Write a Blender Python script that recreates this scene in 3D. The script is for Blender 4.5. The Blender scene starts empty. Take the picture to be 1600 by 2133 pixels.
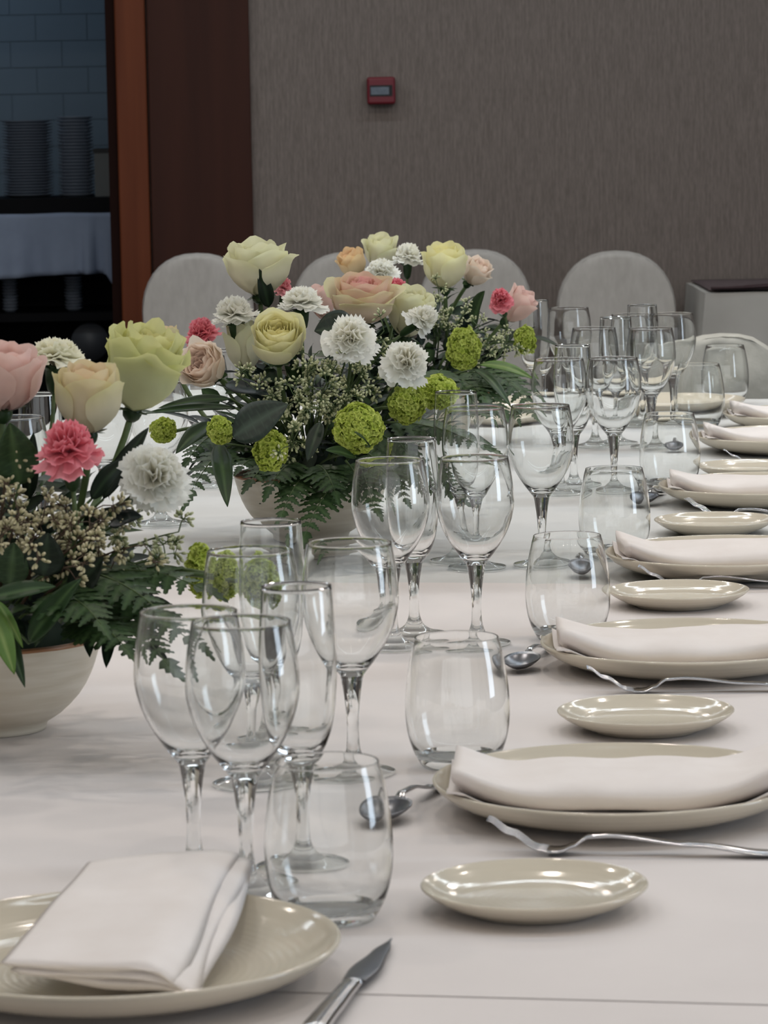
import bpy, bmesh, math, random
from mathutils import Vector, Matrix, noise

R = math.radians
SC = bpy.context.scene
COL = SC.collection

# ------------------------------------------------------------------ camera
F_PX = 7100.0                      # focal length in pixels of the 1600 x 2133 frame
CAM_H = 1.32
PITCH = math.atan((1066.5 - 240.0) / F_PX)
ROLL = -0.018
cam_data = bpy.data.cameras.new('camera')
cam_data.sensor_fit = 'VERTICAL'
cam_data.sensor_height = 36.0
cam_data.lens = 36.0 * F_PX / 2133.0
cam_data.clip_start = 0.05
cam_data.clip_end = 60
cam_data.dof.use_dof = True
cam_data.dof.focus_distance = 4.25
cam_data.dof.aperture_fstop = 26.0
cam = bpy.data.objects.new('camera', cam_data)
COL.objects.link(cam)
CAM_M = Matrix.Rotation(math.pi / 2 - PITCH, 4, 'X') @ Matrix.Rotation(ROLL, 4, 'Z')
CAM_M.translation = Vector((0, 0, CAM_H))
cam.matrix_world = CAM_M
SC.camera = cam

# ------------------------------------------------------------------ world, lights, exposure
SC.view_settings.view_transform = 'Standard'
SC.view_settings.look = 'None'
SC.view_settings.gamma = 1.0
SC.view_settings.use_curve_mapping = False
SC.view_settings.exposure = 0.12
SC.cycles.use_denoising = True
SC.cycles.max_bounces = 14
SC.cycles.diffuse_bounces = 3
SC.cycles.glossy_bounces = 5
SC.cycles.transmission_bounces = 14
SC.cycles.transparent_max_bounces = 40
SC.cycles.sample_clamp_indirect = 4.0
SC.cycles.caustics_refractive = True
SC.cycles.caustics_reflective = False
SC.cycles.blur_glossy = 0.5

world = bpy.data.worlds.new('world')
SC.world = world
world.use_nodes = True
world.node_tree.nodes['Background'].inputs[0].default_value = (0.55, 0.62, 0.75, 1)
world.node_tree.nodes['Background'].inputs[1].default_value = 0.5


def area(name, loc, rot, sx, sy, watts, color, shape='RECTANGLE'):
    d = bpy.data.lights.new(name, 'AREA')
    d.shape = shape
    d.size = sx
    d.size_y = sy
    d.energy = watts
    d.color = color
    o = bpy.data.objects.new(name, d)
    o.location = loc
    o.rotation_euler = rot
    COL.objects.link(o)
    return o


CEIL = 3.0
WARM = (1.0, 0.90, 0.80)
COOL = (0.84, 0.93, 1.0)
# cool daylight through the window of the right-hand wall
area('daylight_window', (4.5, 2.4, 1.6), (0, R(90), 0), 2.0, 1.1, 44, (0.74, 0.86, 1.0))
# added soft fill light behind the camera, no real window there
area('rear_fill', (-0.3, -3.15, 1.5), (R(90), 0, 0), 8.6, 2.4, 64, (0.93, 0.96, 1.0))
# long fluorescent strips across the ceiling
for y, w in ((10.2, 22), (6.2, 48), (2.6, 22)):
    area('ceiling_strip_light', (0.2, y, CEIL - 0.02), (0, 0, 0), 6.0, 0.10, w, COOL)
# warm recessed downlights
for y, w in ((-1.2, 3.0), (1.4, 4.0), (4.2, 6.0), (6.9, 7.0), (9.2, 3.5)):
    for x in (-2.4, -1.2, 0.0, 1.2, 2.4):
        area('recessed_downlight', (x, y, CEIL - 0.02), (0, 0, 0), 0.12, 0.12, w, WARM, 'DISK')
# dim cool light in the service room behind the doorway
area('service_room_light', (-1.9, 12.6, 2.6), (0, 0, 0), 0.6, 0.6, 2.8, (0.55, 0.75, 1.0))


# ------------------------------------------------------------------ geometry of the view
def ray(px, py):
    v = Vector(((px - 800.0) / F_PX, -(py - 1066.5) / F_PX, -1.0))
    return CAM_M.to_3x3() @ v


TZ = 0.75                            # top of the tablecloth


def on_plane(px, py, z=TZ):          # the point of a horizontal plane seen at a pixel
    r = ray(px, py)
    t = (z - CAM_H) / r.z
    return Vector((0, 0, CAM_H)) + r * t


def at(px, py, d):                   # the point at distance d down the room seen at a pixel
    r = ray(px, py)
    return Vector((0, 0, CAM_H)) + r * (d / r.y)


def scale_at(d):
    return F_PX / d


# ------------------------------------------------------------------ colour and materials
def lin(c):
    return tuple(((v / 255.0) / 12.92 if v / 255.0 <= 0.04045 else ((v / 255.0 + 0.055) / 1.055) ** 2.4) for v in c)


def new_mat(name):
    m = bpy.data.materials.new(name)
    m.use_nodes = True
    nt = m.node_tree
    b = nt.nodes['Principled BSDF']
    return m, nt, b


def simple(name, rgb, rough=0.5, metal=0.0, coat=0.0, spec=0.5, sheen=0.0):
    m, nt, b = new_mat(name)
    b.inputs['Base Color'].default_value = (*lin(rgb), 1)
    b.inputs['Roughness'].default_value = rough
    b.inputs['Metallic'].default_value = metal
    b.inputs['Coat Weight'].default_value = coat
    b.inputs['Specular IOR Level'].default_value = spec
    b.inputs['Sheen Weight'].default_value = sheen
    return m


def add(nt, kind, **kw):
    n = nt.nodes.new(kind)
    for k, v in kw.items():
        setattr(n, k, v)
    return n


def mottled(name, rgb1, rgb2, scale, stretch=(1, 1, 1), rough=0.6, bump=0.0, bscale=None, detail=6, coat=0, coords='Object', bdist=0.002):
    m, nt, b = new_mat(name)
    tc = add(nt, 'ShaderNodeTexCoord')
    mp = add(nt, 'ShaderNodeMapping')
    mp.inputs['Scale'].default_value = stretch
    nt.links.new(tc.outputs[coords], mp.inputs[0])
    no = add(nt, 'ShaderNodeTexNoise')
    no.inputs['Scale'].default_value = scale
    no.inputs['Detail'].default_value = detail
    nt.links.new(mp.outputs[0], no.inputs['Vector'])
    cr = add(nt, 'ShaderNodeValToRGB')
    cr.color_ramp.elements[0].position = 0.3
    cr.color_ramp.elements[0].color = (*lin(rgb1), 1)
    cr.color_ramp.elements[1].position = 0.7
    cr.color_ramp.elements[1].color = (*lin(rgb2), 1)
    nt.links.new(no.outputs[0], cr.inputs[0])
    nt.links.new(cr.outputs[0], b.inputs['Base Color'])
    b.inputs['Roughness'].default_value = rough
    b.inputs['Coat Weight'].default_value = coat
    if bump:
        n2 = no
        if bscale:
            n2 = add(nt, 'ShaderNodeTexNoise')
            n2.inputs['Scale'].default_value = bscale
            n2.inputs['Detail'].default_value = 4
            nt.links.new(mp.outputs[0], n2.inputs['Vector'])
        bp = add(nt, 'ShaderNodeBump')
        bp.inputs['Strength'].default_value = bump
        bp.inputs['Distance'].default_value = bdist
        nt.links.new(n2.outputs[0], bp.inputs['Height'])
        nt.links.new(bp.outputs[0], b.inputs['Normal'])
    return m


M_TOPPER = mottled('cloth_warm_white', (222, 215, 212), (226, 219, 216), 9, rough=0.85, bump=0.25, bscale=14, bdist=0.003)
M_UNDER = mottled('cloth_cool_lit', (206, 206, 204), (212, 212, 210), 9, rough=0.85, bump=0.25, bscale=14, bdist=0.003)  # cool grey of the far table's light put into the cloth colour
M_NAPKIN = mottled('napkin_linen', (232, 224, 219), (238, 231, 227), 25, rough=0.85, bump=0.25, bscale=120, bdist=0.0006)
M_CHAIR = mottled('chair_cover_fabric', (188, 185, 180), (200, 197, 192), 60, stretch=(1, 1, 0.4), rough=0.9, bump=0.3, bscale=90, bdist=0.001)
M_CHAIR2 = mottled('chair_cover_rumpled', (168, 166, 157), (186, 184, 175), 30, rough=0.9, bump=0.5, bscale=30, bdist=0.004)
M_SIDE_CLOTH = mottled('side_table_cloth', (190, 189, 184), (200, 199, 194), 8, rough=0.9, bump=0.3, bscale=60, bdist=0.001)
M_TROLLEY_CLOTH = mottled('trolley_cloth', (142, 156, 180), (152, 166, 190), 10, rough=0.9, bump=0.2, bscale=40, bdist=0.001)
M_STEEL = simple('polished_steel', (196, 196, 198), 0.16, 1.0)
M_STEEL_DARK = simple('brushed_steel', (120, 122, 128), 0.3, 1.0)
M_FLOOR = mottled('carpet', (60, 54, 52), (74, 66, 62), 40, rough=0.95)
M_CEIL = simple('ceiling_paint', (214, 210, 204), 0.9)
M_PAINT = simple('side_wall_paint', (118, 108, 102), 0.9)
M_RED = simple('red_plastic', (112, 22, 38), 0.4)
M_GREYLABEL = mottled('grey_window', (84, 98, 112), (104, 116, 128), 60, rough=0.3)
M_DARK = simple('dark_plastic', (20, 22, 26), 0.6)
M_JAMB_SHADOW = simple('jamb_shadow', (34, 16, 12), 0.7, spec=0.1)  # dark colour stands in for the shade at the jamb edge
M_MAROON = mottled('maroon_leatherette', (46, 22, 28), (56, 28, 34), 20, rough=0.45)
M_MAUVE = mottled('mauve_cover', (96, 84, 86), (108, 95, 97), 30, rough=0.85)
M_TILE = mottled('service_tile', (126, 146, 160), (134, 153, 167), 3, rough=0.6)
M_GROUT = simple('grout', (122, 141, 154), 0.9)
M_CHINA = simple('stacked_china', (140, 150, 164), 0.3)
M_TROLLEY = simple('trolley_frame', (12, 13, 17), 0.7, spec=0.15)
M_BOX = simple('grey_box', (96, 100, 100), 0.6)
M_TIN = simple('dark_grey_lid', (74, 78, 84), 0.5)
M_STEM = mottled('stem_green', (58, 78, 40), (84, 104, 58), 60, rough=0.5)
M_TWIG = mottled('twig_brown', (74, 56, 44), (92, 74, 56), 60, rough=0.6)
M_FOAM = simple('floral_foam', (22, 38, 22), 0.95)
M_LIGHTWOOD = simple('table_wood', (120, 84, 56), 0.5)


def glass_mat():
    m, nt, b = new_mat('clear_glass')
    out = nt.nodes['Material Output']
    nt.nodes.remove(b)
    g = add(nt, 'ShaderNodeBsdfGlass')
    g.inputs['IOR'].default_value = 1.48
    g.inputs['Roughness'].default_value = 0.0
    g.inputs['Color'].default_value = (0.995, 1.0, 0.998, 1)
    nt.links.new(g.outputs[0], out.inputs[0])
    return m


M_GLASS = glass_mat()


def thin_glass_mat():
    """a thin clear wall: light passes straight through, both faces reflect by Fresnel, a darker tint at grazing view stands in for edge refraction"""
    m, nt, b = new_mat('thin_clear_glass')
    out = nt.nodes['Material Output']
    nt.nodes.remove(b)
    geo = add(nt, 'ShaderNodeNewGeometry')
    ior = add(nt, 'ShaderNodeMapRange')
    ior.inputs[3].default_value = 1.5
    ior.inputs[4].default_value = 1 / 1.5
    nt.links.new(geo.outputs['Backfacing'], ior.inputs[0])
    fr = add(nt, 'ShaderNodeFresnel')
    nt.links.new(ior.outputs[0], fr.inputs['IOR'])
    lw = add(nt, 'ShaderNodeLayerWeight')
    lw.inputs[0].default_value = 0.5
    pw = add(nt, 'ShaderNodeMath', operation='POWER')
    pw.inputs[1].default_value = 5.0
    nt.links.new(lw.outputs['Facing'], pw.inputs[0])
    mc = add(nt, 'ShaderNodeMixRGB')
    mc.inputs[1].default_value = (0.975, 0.985, 0.98, 1)
    mc.inputs[2].default_value = (0.72, 0.75, 0.74, 1)  # dark look of refracting edges put into the tint
    nt.links.new(pw.outputs[0], mc.inputs[0])
    tr = add(nt, 'ShaderNodeBsdfTransparent')
    nt.links.new(mc.outputs[0], tr.inputs[0])
    gl = add(nt, 'ShaderNodeBsdfGlossy')
    gl.inputs['Roughness'].default_value = 0.0
    mx = add(nt, 'ShaderNodeMixShader')
    nt.links.new(fr.outputs[0], mx.inputs[0])
    nt.links.new(tr.outputs[0], mx.inputs[1])
    nt.links.new(gl.outputs[0], mx.inputs[2])
    nt.links.new(mx.outputs[0], out.inputs[0])
    return m


M_THIN = thin_glass_mat()
M_CLEAR, nt_, b_ = new_mat('glass_underside')
tr_ = add(nt_, 'ShaderNodeBsdfTransparent')
tr_.inputs[0].default_value = (0.975, 0.985, 0.98, 1)
nt_.links.new(tr_.outputs[0], nt_.nodes['Material Output'].inputs[0])
nt_.nodes.remove(b_)


def ceramic():
    m, nt, b = new_mat('cream_glazed_ceramic')
    b.inputs['Base Color'].default_value = (*lin((212, 203, 185)), 1)
    b.inputs['Roughness'].default_value = 0.12
    b.inputs['Specular IOR Level'].default_value = 0.55
    tc = add(nt, 'ShaderNodeTexCoord')
    wv = add(nt, 'ShaderNodeTexWave')
    wv.wave_type = 'RINGS'
    wv.rings_direction = 'Z'
    wv.inputs['Scale'].default_value = 55.0
    wv.inputs['Distortion'].default_value = 0.4
    nt.links.new(tc.outputs['Object'], wv.inputs['Vector'])
    bp = add(nt, 'ShaderNodeBump')
    bp.inputs['Strength'].default_value = 0.10
    bp.inputs['Distance'].default_value = 0.0006
    nt.links.new(wv.outputs['Fac'], bp.inputs['Height'])
    nt.links.new(bp.outputs[0], b.inputs['Normal'])
    return m


M_PLATE = ceramic()


def stoneware():
    m, nt, b = new_mat('cream_stoneware')
    tc = add(nt, 'ShaderNodeTexCoord')
    sp = add(nt, 'ShaderNodeSeparateXYZ')
    nt.links.new(tc.outputs['Object'], sp.inputs[0])
    no = add(nt, 'ShaderNodeTexNoise')
    no.inputs['Scale'].default_value = 14
    mp = add(nt, 'ShaderNodeMapping')
    mp.inputs['Scale'].default_value = (1, 1, 9)
    nt.links.new(tc.outputs['Object'], mp.inputs[0])
    nt.links.new(mp.outputs[0], no.inputs['Vector'])
    cr = add(nt, 'ShaderNodeValToRGB')
    cr.color_ramp.elements[0].position = 0.3
    cr.color_ramp.elements[0].color = (*lin((196, 186, 166)), 1)
    cr.color_ramp.elements[1].position = 0.7
    cr.color_ramp.elements[1].color = (*lin((212, 204, 188)), 1)
    nt.links.new(no.outputs[0], cr.inputs[0])
    # the unglazed brown line along the lip
    ad = add(nt, 'ShaderNodeMath', operation='MULTIPLY_ADD')
    nt.links.new(no.outputs[0], ad.inputs[0])
    ad.inputs[1].default_value = 0.003
    nt.links.new(sp.outputs[2], ad.inputs[2])
    lt = add(nt, 'ShaderNodeMath', operation='GREATER_THAN')
    lt.inputs[1].default_value = 0.0868
    nt.links.new(ad.outputs[0], lt.inputs[0])
    mx = add(nt, 'ShaderNodeMixRGB')
    mx.inputs[2].default_value = (*lin((140, 96, 60)), 1)
    nt.links.new(lt.outputs[0], mx.inputs[0])
    nt.links.new(cr.outputs[0], mx.inputs[1])
    nt.links.new(mx.outputs[0], b.inputs['Base Color'])
    b.inputs['Roughness'].default_value = 0.38
    bp = add(nt, 'ShaderNodeBump')
    bp.inputs['Strength'].default_value = 0.3
    bp.inputs['Distance'].default_value = 0.002
    nt.links.new(no.outputs[0], bp.inputs['Height'])
    nt.links.new(bp.outputs[0], b.inputs['Normal'])
    return m


M_BOWL = stoneware()


def attr_mat(name, rough, trans, noise_amt=0.12, nscale=70, spec=0.35, vein=False):
    """pigment from the mesh's colour attribute, a little light passes through"""
    m, nt, b = new_mat(name)
    out = nt.nodes['Material Output']
    at_ = add(nt, 'ShaderNodeAttribute', attribute_name='Col')
    tc = add(nt, 'ShaderNodeTexCoord')
    no = add(nt, 'ShaderNodeTexNoise')
    no.inputs['Scale'].default_value = nscale
    no.inputs['Detail'].default_value = 5
    nt.links.new(tc.outputs['Object'], no.inputs['Vector'])
    mr = add(nt, 'ShaderNodeMapRange')
    mr.inputs[3].default_value = 1 - noise_amt
    mr.inputs[4].default_value = 1 + noise_amt
    nt.links.new(no.outputs[0], mr.inputs[0])
    oi = add(nt, 'ShaderNodeObjectInfo')
    mr2 = add(nt, 'ShaderNodeMapRange')
    mr2.inputs[3].default_value = 1 - noise_amt * 0.6
    mr2.inputs[4].default_value = 1 + noise_amt * 0.6
    nt.links.new(oi.outputs['Random'], mr2.inputs[0])
    mu = add(nt, 'ShaderNodeMath', operation='MULTIPLY')
    nt.links.new(mr.outputs[0], mu.inputs[0])
    nt.links.new(mr2.outputs[0], mu.inputs[1])
    hs = add(nt, 'ShaderNodeHueSaturation')
    nt.links.new(mu.outputs[0], hs.inputs['Value'])
    nt.links.new(at_.outputs['Color'], hs.inputs['Color'])
    nt.links.new(hs.outputs[0], b.inputs['Base Color'])
    b.inputs['Roughness'].default_value = rough
    b.inputs['Specular IOR Level'].default_value = spec
    if trans > 0:
        tl = add(nt, 'ShaderNodeBsdfTranslucent')
        nt.links.new(hs.outputs[0], tl.inputs[0])
        mx = add(nt, 'ShaderNodeMixShader')
        mx.inputs[0].default_value = trans
        nt.links.new(b.outputs[0], mx.inputs[1])
        nt.links.new(tl.outputs[0], mx.inputs[2])
        nt.links.new(mx.outputs[0], out.inputs[0])
    bp = add(nt, 'ShaderNodeBump')
    bp.inputs['Strength'].default_value = 0.25
    bp.inputs['Distance'].default_value = 0.001
    nt.links.new(no.outputs[0], bp.inputs['Height'])
    nt.links.new(bp.outputs[0], b.inputs['Normal'])
    return m


M_PETAL = attr_mat('petal', 0.65, 0.38, 0.05, 60, 0.25)
M_LEAF = attr_mat('leaf', 0.45, 0.10, 0.25, 45, 0.28)
M_FLORET = attr_mat('floret', 0.6, 0.2, 0.18, 90, 0.3)
M_BUD = attr_mat('bud', 0.5, 0.05, 0.15, 90, 0.4)


def wallpaper():
    m, nt, b = new_mat('woven_wallpaper')
    tc = add(nt, 'ShaderNodeTexCoord')
    cols = []
    for sc, st, det in ((130, (1.0, 1.0, 0.07), 5), (260, (1, 1, 0.14), 3), (1.2, (1, 1, 1), 2)):
        mp = add(nt, 'ShaderNodeMapping')
        mp.inputs['Scale'].default_value = st
        nt.links.new(tc.outputs['Object'], mp.inputs[0])
        no = add(nt, 'ShaderNodeTexNoise')
        no.inputs['Scale'].default_value = sc
        no.inputs['Detail'].default_value = det
        nt.links.new(mp.outputs[0], no.inputs['Vector'])
        cols.append(no)
    a = add(nt, 'ShaderNodeMath', operation='MULTIPLY_ADD')
    a.inputs[1].default_value = 0.55
    nt.links.new(cols[0].outputs[0], a.inputs[0])
    a2 = add(nt, 'ShaderNodeMath', operation='MULTIPLY')
    a2.inputs[1].default_value = 0.45
    nt.links.new(cols[1].outputs[0], a2.inputs[0])
    nt.links.new(a2.outputs[0], a.inputs[2])
    cr = add(nt, 'ShaderNodeValToRGB')
    cr.color_ramp.elements[0].position = 0.40
    cr.color_ramp.elements[0].color = (*lin((116, 107, 101)), 1)
    cr.color_ramp.elements[1].position = 0.60
    cr.color_ramp.elements[1].color = (*lin((136, 126, 120)), 1)
    nt.links.new(a.outputs[0], cr.inputs[0])
    nt.links.new(cr.outputs[0], b.inputs['Base Color'])
    b.inputs['Roughness'].default_value = 0.85
    bp = add(nt, 'ShaderNodeBump')
    bp.inputs['Strength'].default_value = 0.35
    bp.inputs['Distance'].default_value = 0.002
    nt.links.new(a.outputs[0], bp.inputs['Height'])
    nt.links.new(bp.outputs[0], b.inputs['Normal'])
    return m


M_WALLPAPER = wallpaper()
M_WOOD_LIT = mottled('reddish_wood_lit', (98, 50, 30), (116, 62, 38), 22, stretch=(1, 1, 0.05), rough=0.55, detail=8)  # lighter copy of the wood, light on the frame put into its colour
M_WOOD = mottled('reddish_wood_dark', (58, 32, 25), (68, 38, 29), 14, stretch=(1, 1, 0.06), rough=0.55, detail=8)
for m_ in (M_WOOD, M_WOOD_LIT):
    m_.node_tree.nodes['Principled BSDF'].inputs['Specular IOR Level'].default_value = 0.2


# ------------------------------------------------------------------ mesh helpers
class MB:
    """collects vertices (world space), faces and colours; build() links ONE mesh object"""

    def __init__(self):
        self.v, self.f, self.c = [], [], []

    def vert(self, p, c=None):
        self.v.append(tuple(p))
        self.c.append(c)
        return len(self.v) - 1

    def grid(self, fn, nu, nv, cfn=None, wrap=False):
        base = len(self.v)
        for j in range(nv + 1):
            for i in range(nu + (0 if wrap else 1)):
                u, v = i / nu, j / nv
                self.vert(fn(u, v), cfn(u, v) if cfn else None)
        w = nu if wrap else nu + 1
        for j in range(nv):
            for i in range(nu):
                i2 = (i + 1) % w if wrap else i + 1
                a = base + j * w + i
                b = base + j * w + i2
                self.f.append((a, b, base + (j + 1) * w + i2, base + (j + 1) * w + i))
        return self

    def lathe(self, prof, seg=48, center=(0, 0, 0), cap0=False, cap1=False):
        cx, cy, cz = center
        rings = []
        for r, z in prof:
            if r < 1e-6:
                rings.append([self.vert((cx, cy, cz + z))])
            else:
                rings.append([self.vert((cx + r * math.cos(2 * math.pi * i / seg), cy + r * math.sin(2 * math.pi * i / seg), cz + z)) for i in range(seg)])
        for a, b in zip(rings[:-1], rings[1:]):
            for i in range(seg):
                j = (i + 1) % seg
                if len(a) == 1 and len(b) == 1:
                    continue
                if len(a) == 1:
                    self.f.append((a[0], b[j], b[i]))
                elif len(b) == 1:
                    self.f.append((a[i], a[j], b[0]))
                else:
                    self.f.append((a[i], a[j], b[j], b[i]))
        return self

    def tube(self, pts, rad, seg=7, col=None, flat=1.0, cap=True):
        pts = [Vector(p) for p in pts]
        n = len(pts)
        rr = rad if isinstance(rad, (list, tuple)) else [rad] * n
        up = Vector((0, 0, 1))
        rings = []
        side = None
        for i, p in enumerate(pts):
            t = (pts[min(i + 1, n - 1)] - pts[max(i - 1, 0)]).normalized()
            if side is None:
                side = t.cross(up)
                if side.length < 1e-3:
                    side = t.cross(Vector((0, 1, 0)))
                side.normalize()
            else:
                side = (side - t * side.dot(t))
                side = side.normalized() if side.length > 1e-6 else t.orthogonal().normalized()
            nn = side.cross(t).normalized()
            rings.append([self.vert(p + side * rr[i] * math.cos(2 * math.pi * k / seg) + nn * rr[i] * flat * math.sin(2 * math.pi * k / seg), col) for k in range(seg)])
        for a, b in zip(rings[:-1], rings[1:]):
            for k in range(seg):
                m = (k + 1) % seg
                self.f.append((a[k], a[m], b[m], b[k]))
        if cap:
            self.f.append(tuple(reversed(rings[0])))
            self.f.append(tuple(rings[-1]))
        return self

    def box(self, lo, hi):
        x0, y0, z0 = lo
        x1, y1, z1 = hi
        b = len(self.v)
        for p in ((x0, y0, z0), (x1, y0, z0), (x1, y1, z0), (x0, y1, z0), (x0, y0, z1), (x1, y0, z1), (x1, y1, z1), (x0, y1, z1)):
            self.vert(p)
        for q in ((0, 3, 2, 1), (4, 5, 6, 7), (0, 1, 5, 4), (1, 2, 6, 5), (2, 3, 7, 6), (3, 0, 4, 7)):
            self.f.append(tuple(b + k for k in q))
        return self

    def ellipsoid(self, c, axis, rl, rw, seg=6, rings=4, col=None, col_tip=None):
        c = Vector(c)
        ax = Vector(axis).normalized()
        s = ax.orthogonal().normalized()
        t = ax.cross(s)
        rr = []
        for j in range(rings + 1):
            ph = math.pi * j / rings
            z = -math.cos(ph) * rl
            r = math.sin(ph) * rw
            k = j / rings
            cc = tuple(col[q] * (1 - k) + col_tip[q] * k for q in range(3)) if col and col_tip else col
            if j in (0, rings):
                rr.append([self.vert(c + ax * z, cc)])
            else:
                rr.append([self.vert(c + ax * z + s * r * math.cos(2 * math.pi * i / seg) + t * r * math.sin(2 * math.pi * i / seg), cc) for i in range(seg)])
        for a, b in zip(rr[:-1], rr[1:]):
            for i in range(seg):
                j = (i + 1) % seg
                if len(a) == 1:
                    self.f.append((a[0], b[j], b[i]))
                elif len(b) == 1:
                    self.f.append((a[i], a[j], b[0]))
                else:
                    self.f.append((a[i], a[j], b[j], b[i]))
        return self

    def mesh(self, name, mat, off=Vector((0, 0, 0)), smooth=True):
        me = bpy.data.meshes.new(name)
        me.from_pydata([(x - off[0], y - off[1], z - off[2]) for x, y, z in self.v], [], self.f)
        if any(c is not None for c in self.c):
            ca = me.color_attributes.new('Col', 'FLOAT_COLOR', 'POINT')
            flat = []
            for c in self.c:
                c = c or (1, 1, 1)
                flat += [c[0], c[1], c[2], 1.0]
            ca.data.foreach_set('color', flat)
        if smooth:
            me.polygons.foreach_set('use_smooth', [True] * len(me.polygons))
        me.materials.append(mat)
        me.update()
        return me

    def build(self, name, mat, parent=None, smooth=True, fix=False):
        off = parent_origin(parent) if parent is not None else Vector((0, 0, 0))
        me = self.mesh(name, mat, off, smooth)
        if fix:
            bm = bmesh.new()
            bm.from_mesh(me)
            bmesh.ops.recalc_face_normals(bm, faces=bm.faces)
            bm.to_mesh(me)
            bm.free()
        o = bpy.data.objects.new(name, me)
        if parent is not None:
            o.parent = parent
        COL.objects.link(o)
        return o


ORIGIN = {}


def parent_origin(p):
    v = Vector((0, 0, 0))
    while p is not None:
        v = v + Vector(p.location)
        p = p.parent
    return v


def thing(name, loc, label, cat, group=None):
    o = bpy.data.objects.new(name, None)
    o.empty_display_size = 0.05
    o.location = Vector(loc)
    COL.objects.link(o)
    return tag(o, label, cat, group)


def tag(o, label=None, cat=None, group=None, kind=None):
    if label:
        o['label'] = label
    if cat:
        o['category'] = cat
    if group:
        o['group'] = group
    if kind:
        o['kind'] = kind
    return o


def struct(o):
    o['kind'] = 'structure'
    return o


def bevel(o, w, seg=2):
    m = o.modifiers.new('bevel', 'BEVEL')
    m.width = w
    m.segments = seg
    m.limit_method = 'ANGLE'
    return o


def solidify(o, t, offset=0.0):
    m = o.modifiers.new('thickness', 'SOLIDIFY')
    m.thickness = t
    m.offset = offset
    return o


def copy_tree(o, parent=None, loc=None):
    c = o.copy()
    COL.objects.link(c)
    if parent is not None:
        c.parent = parent
    if loc is not None:
        c.location = loc
    for ch in KIDS.get(o.name, []):
        copy_tree(ch, c)
    return c


KIDS = {}


def keep(parent, *kids):
    KIDS.setdefault(parent.name, []).extend(kids)


def lerp(a, b, t):
    return a + (b - a) * t


def mixc(a, b, t):
    t = max(0.0, min(1.0, t))
    return tuple(a[i] + (b[i] - a[i]) * t for i in range(3))


def bez(p0, p1, p2, n=8):
    return [p0 * (1 - t) ** 2 + p1 * 2 * t * (1 - t) + p2 * t * t for t in [i / n for i in range(n + 1)]]


# ------------------------------------------------------------------ the room
WY = 11.40                           # face of the far wall


def slab(name, lo, hi, mat, parent=None):
    return struct(MB().box(lo, hi).build(name, mat, parent, smooth=False)) if parent is None else MB().box(lo, hi).build(name, mat, parent, smooth=False)


DOOR_R, DOOR_L, DOOR_T = -0.872, -2.2, 2.25
slab('floor', (-5.2, -3.2, -0.1), (4.6, 14.0, 0.0), M_FLOOR)
slab('ceiling', (-5.2, -3.2, CEIL), (4.6, 14.0, CEIL + 0.1), M_CEIL)
slab('wall_back', (DOOR_R, WY, 0), (4.6, WY + 0.14, CEIL), M_WALLPAPER)
slab('wall_back_beside_door', (-5.2, WY, 0), (DOOR_L, WY + 0.14, CEIL), M_WALLPAPER)
slab('wall_back_over_door', (DOOR_L, WY, DOOR_T), (DOOR_R, WY + 0.14, CEIL), M_WALLPAPER)
slab('wall_left', (-5.3, -3.2, 0), (-5.2, 14.0, CEIL), M_PAINT)
slab('wall_front', (-5.2, -3.3, 0), (4.6, -3.2, CEIL), M_PAINT)
# right wall with the window the daylight comes through
wr = slab('wall_right', (4.6, 3.0, 0), (4.7, 14.0, CEIL), M_PAINT)
slab('wall_right_behind', (4.6, -3.2, 0), (4.7, 1.8, CEIL), M_PAINT)
slab('wall_right_under_window', (4.6, 1.8, 0), (4.7, 3.0, 0.5), M_PAINT)
slab('wall_right_over_window', (4.6, 1.8, 2.7), (4.7, 3.0, CEIL), M_PAINT)

# wooden door frame and panel beside the doorway
trim = slab('trim_1', (-0.860, WY - 0.055, 0), (-0.760, WY + 0.0, 2.9), M_WOOD_LIT)
bevel(trim, 0.006)
trim = slab('trim_2', (-0.755, WY - 0.03, 0), (-0.418, WY + 0.0, 2.9), M_WOOD)
bevel(trim, 0.003)
slab('trim_shade', (-0.892, WY - 0.035, 0), (-0.860, WY + 0.14, 2.9), M_JAMB_SHADOW)  # recessed strip, the jamb edge's shadow put into its dark colour
slab('trim_4', (DOOR_L - 0.1, WY - 0.055, 0), (DOOR_L, WY, 2.9), M_WOOD_LIT)

# service room: tiled wall, every tile its own piece
SY = 13.4
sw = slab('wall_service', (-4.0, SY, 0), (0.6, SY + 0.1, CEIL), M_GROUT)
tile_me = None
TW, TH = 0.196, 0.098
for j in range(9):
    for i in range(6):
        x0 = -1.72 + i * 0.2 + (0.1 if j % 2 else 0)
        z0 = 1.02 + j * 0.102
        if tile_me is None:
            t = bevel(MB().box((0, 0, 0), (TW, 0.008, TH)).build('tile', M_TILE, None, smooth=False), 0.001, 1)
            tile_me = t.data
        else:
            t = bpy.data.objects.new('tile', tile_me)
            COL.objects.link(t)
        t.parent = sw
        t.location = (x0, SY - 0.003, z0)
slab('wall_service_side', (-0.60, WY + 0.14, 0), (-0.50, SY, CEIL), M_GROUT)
slab('wall_service_left', (-4.1, WY + 0.14, 0), (-4.0, SY, CEIL), M_GROUT)
pale = MB().box((-0.888, WY + 0.15, 1.49), (-0.880, WY + 0.17, 2.1)).build('trim_5', M_CHINA, None, smooth=False)
struct(pale)

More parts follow.
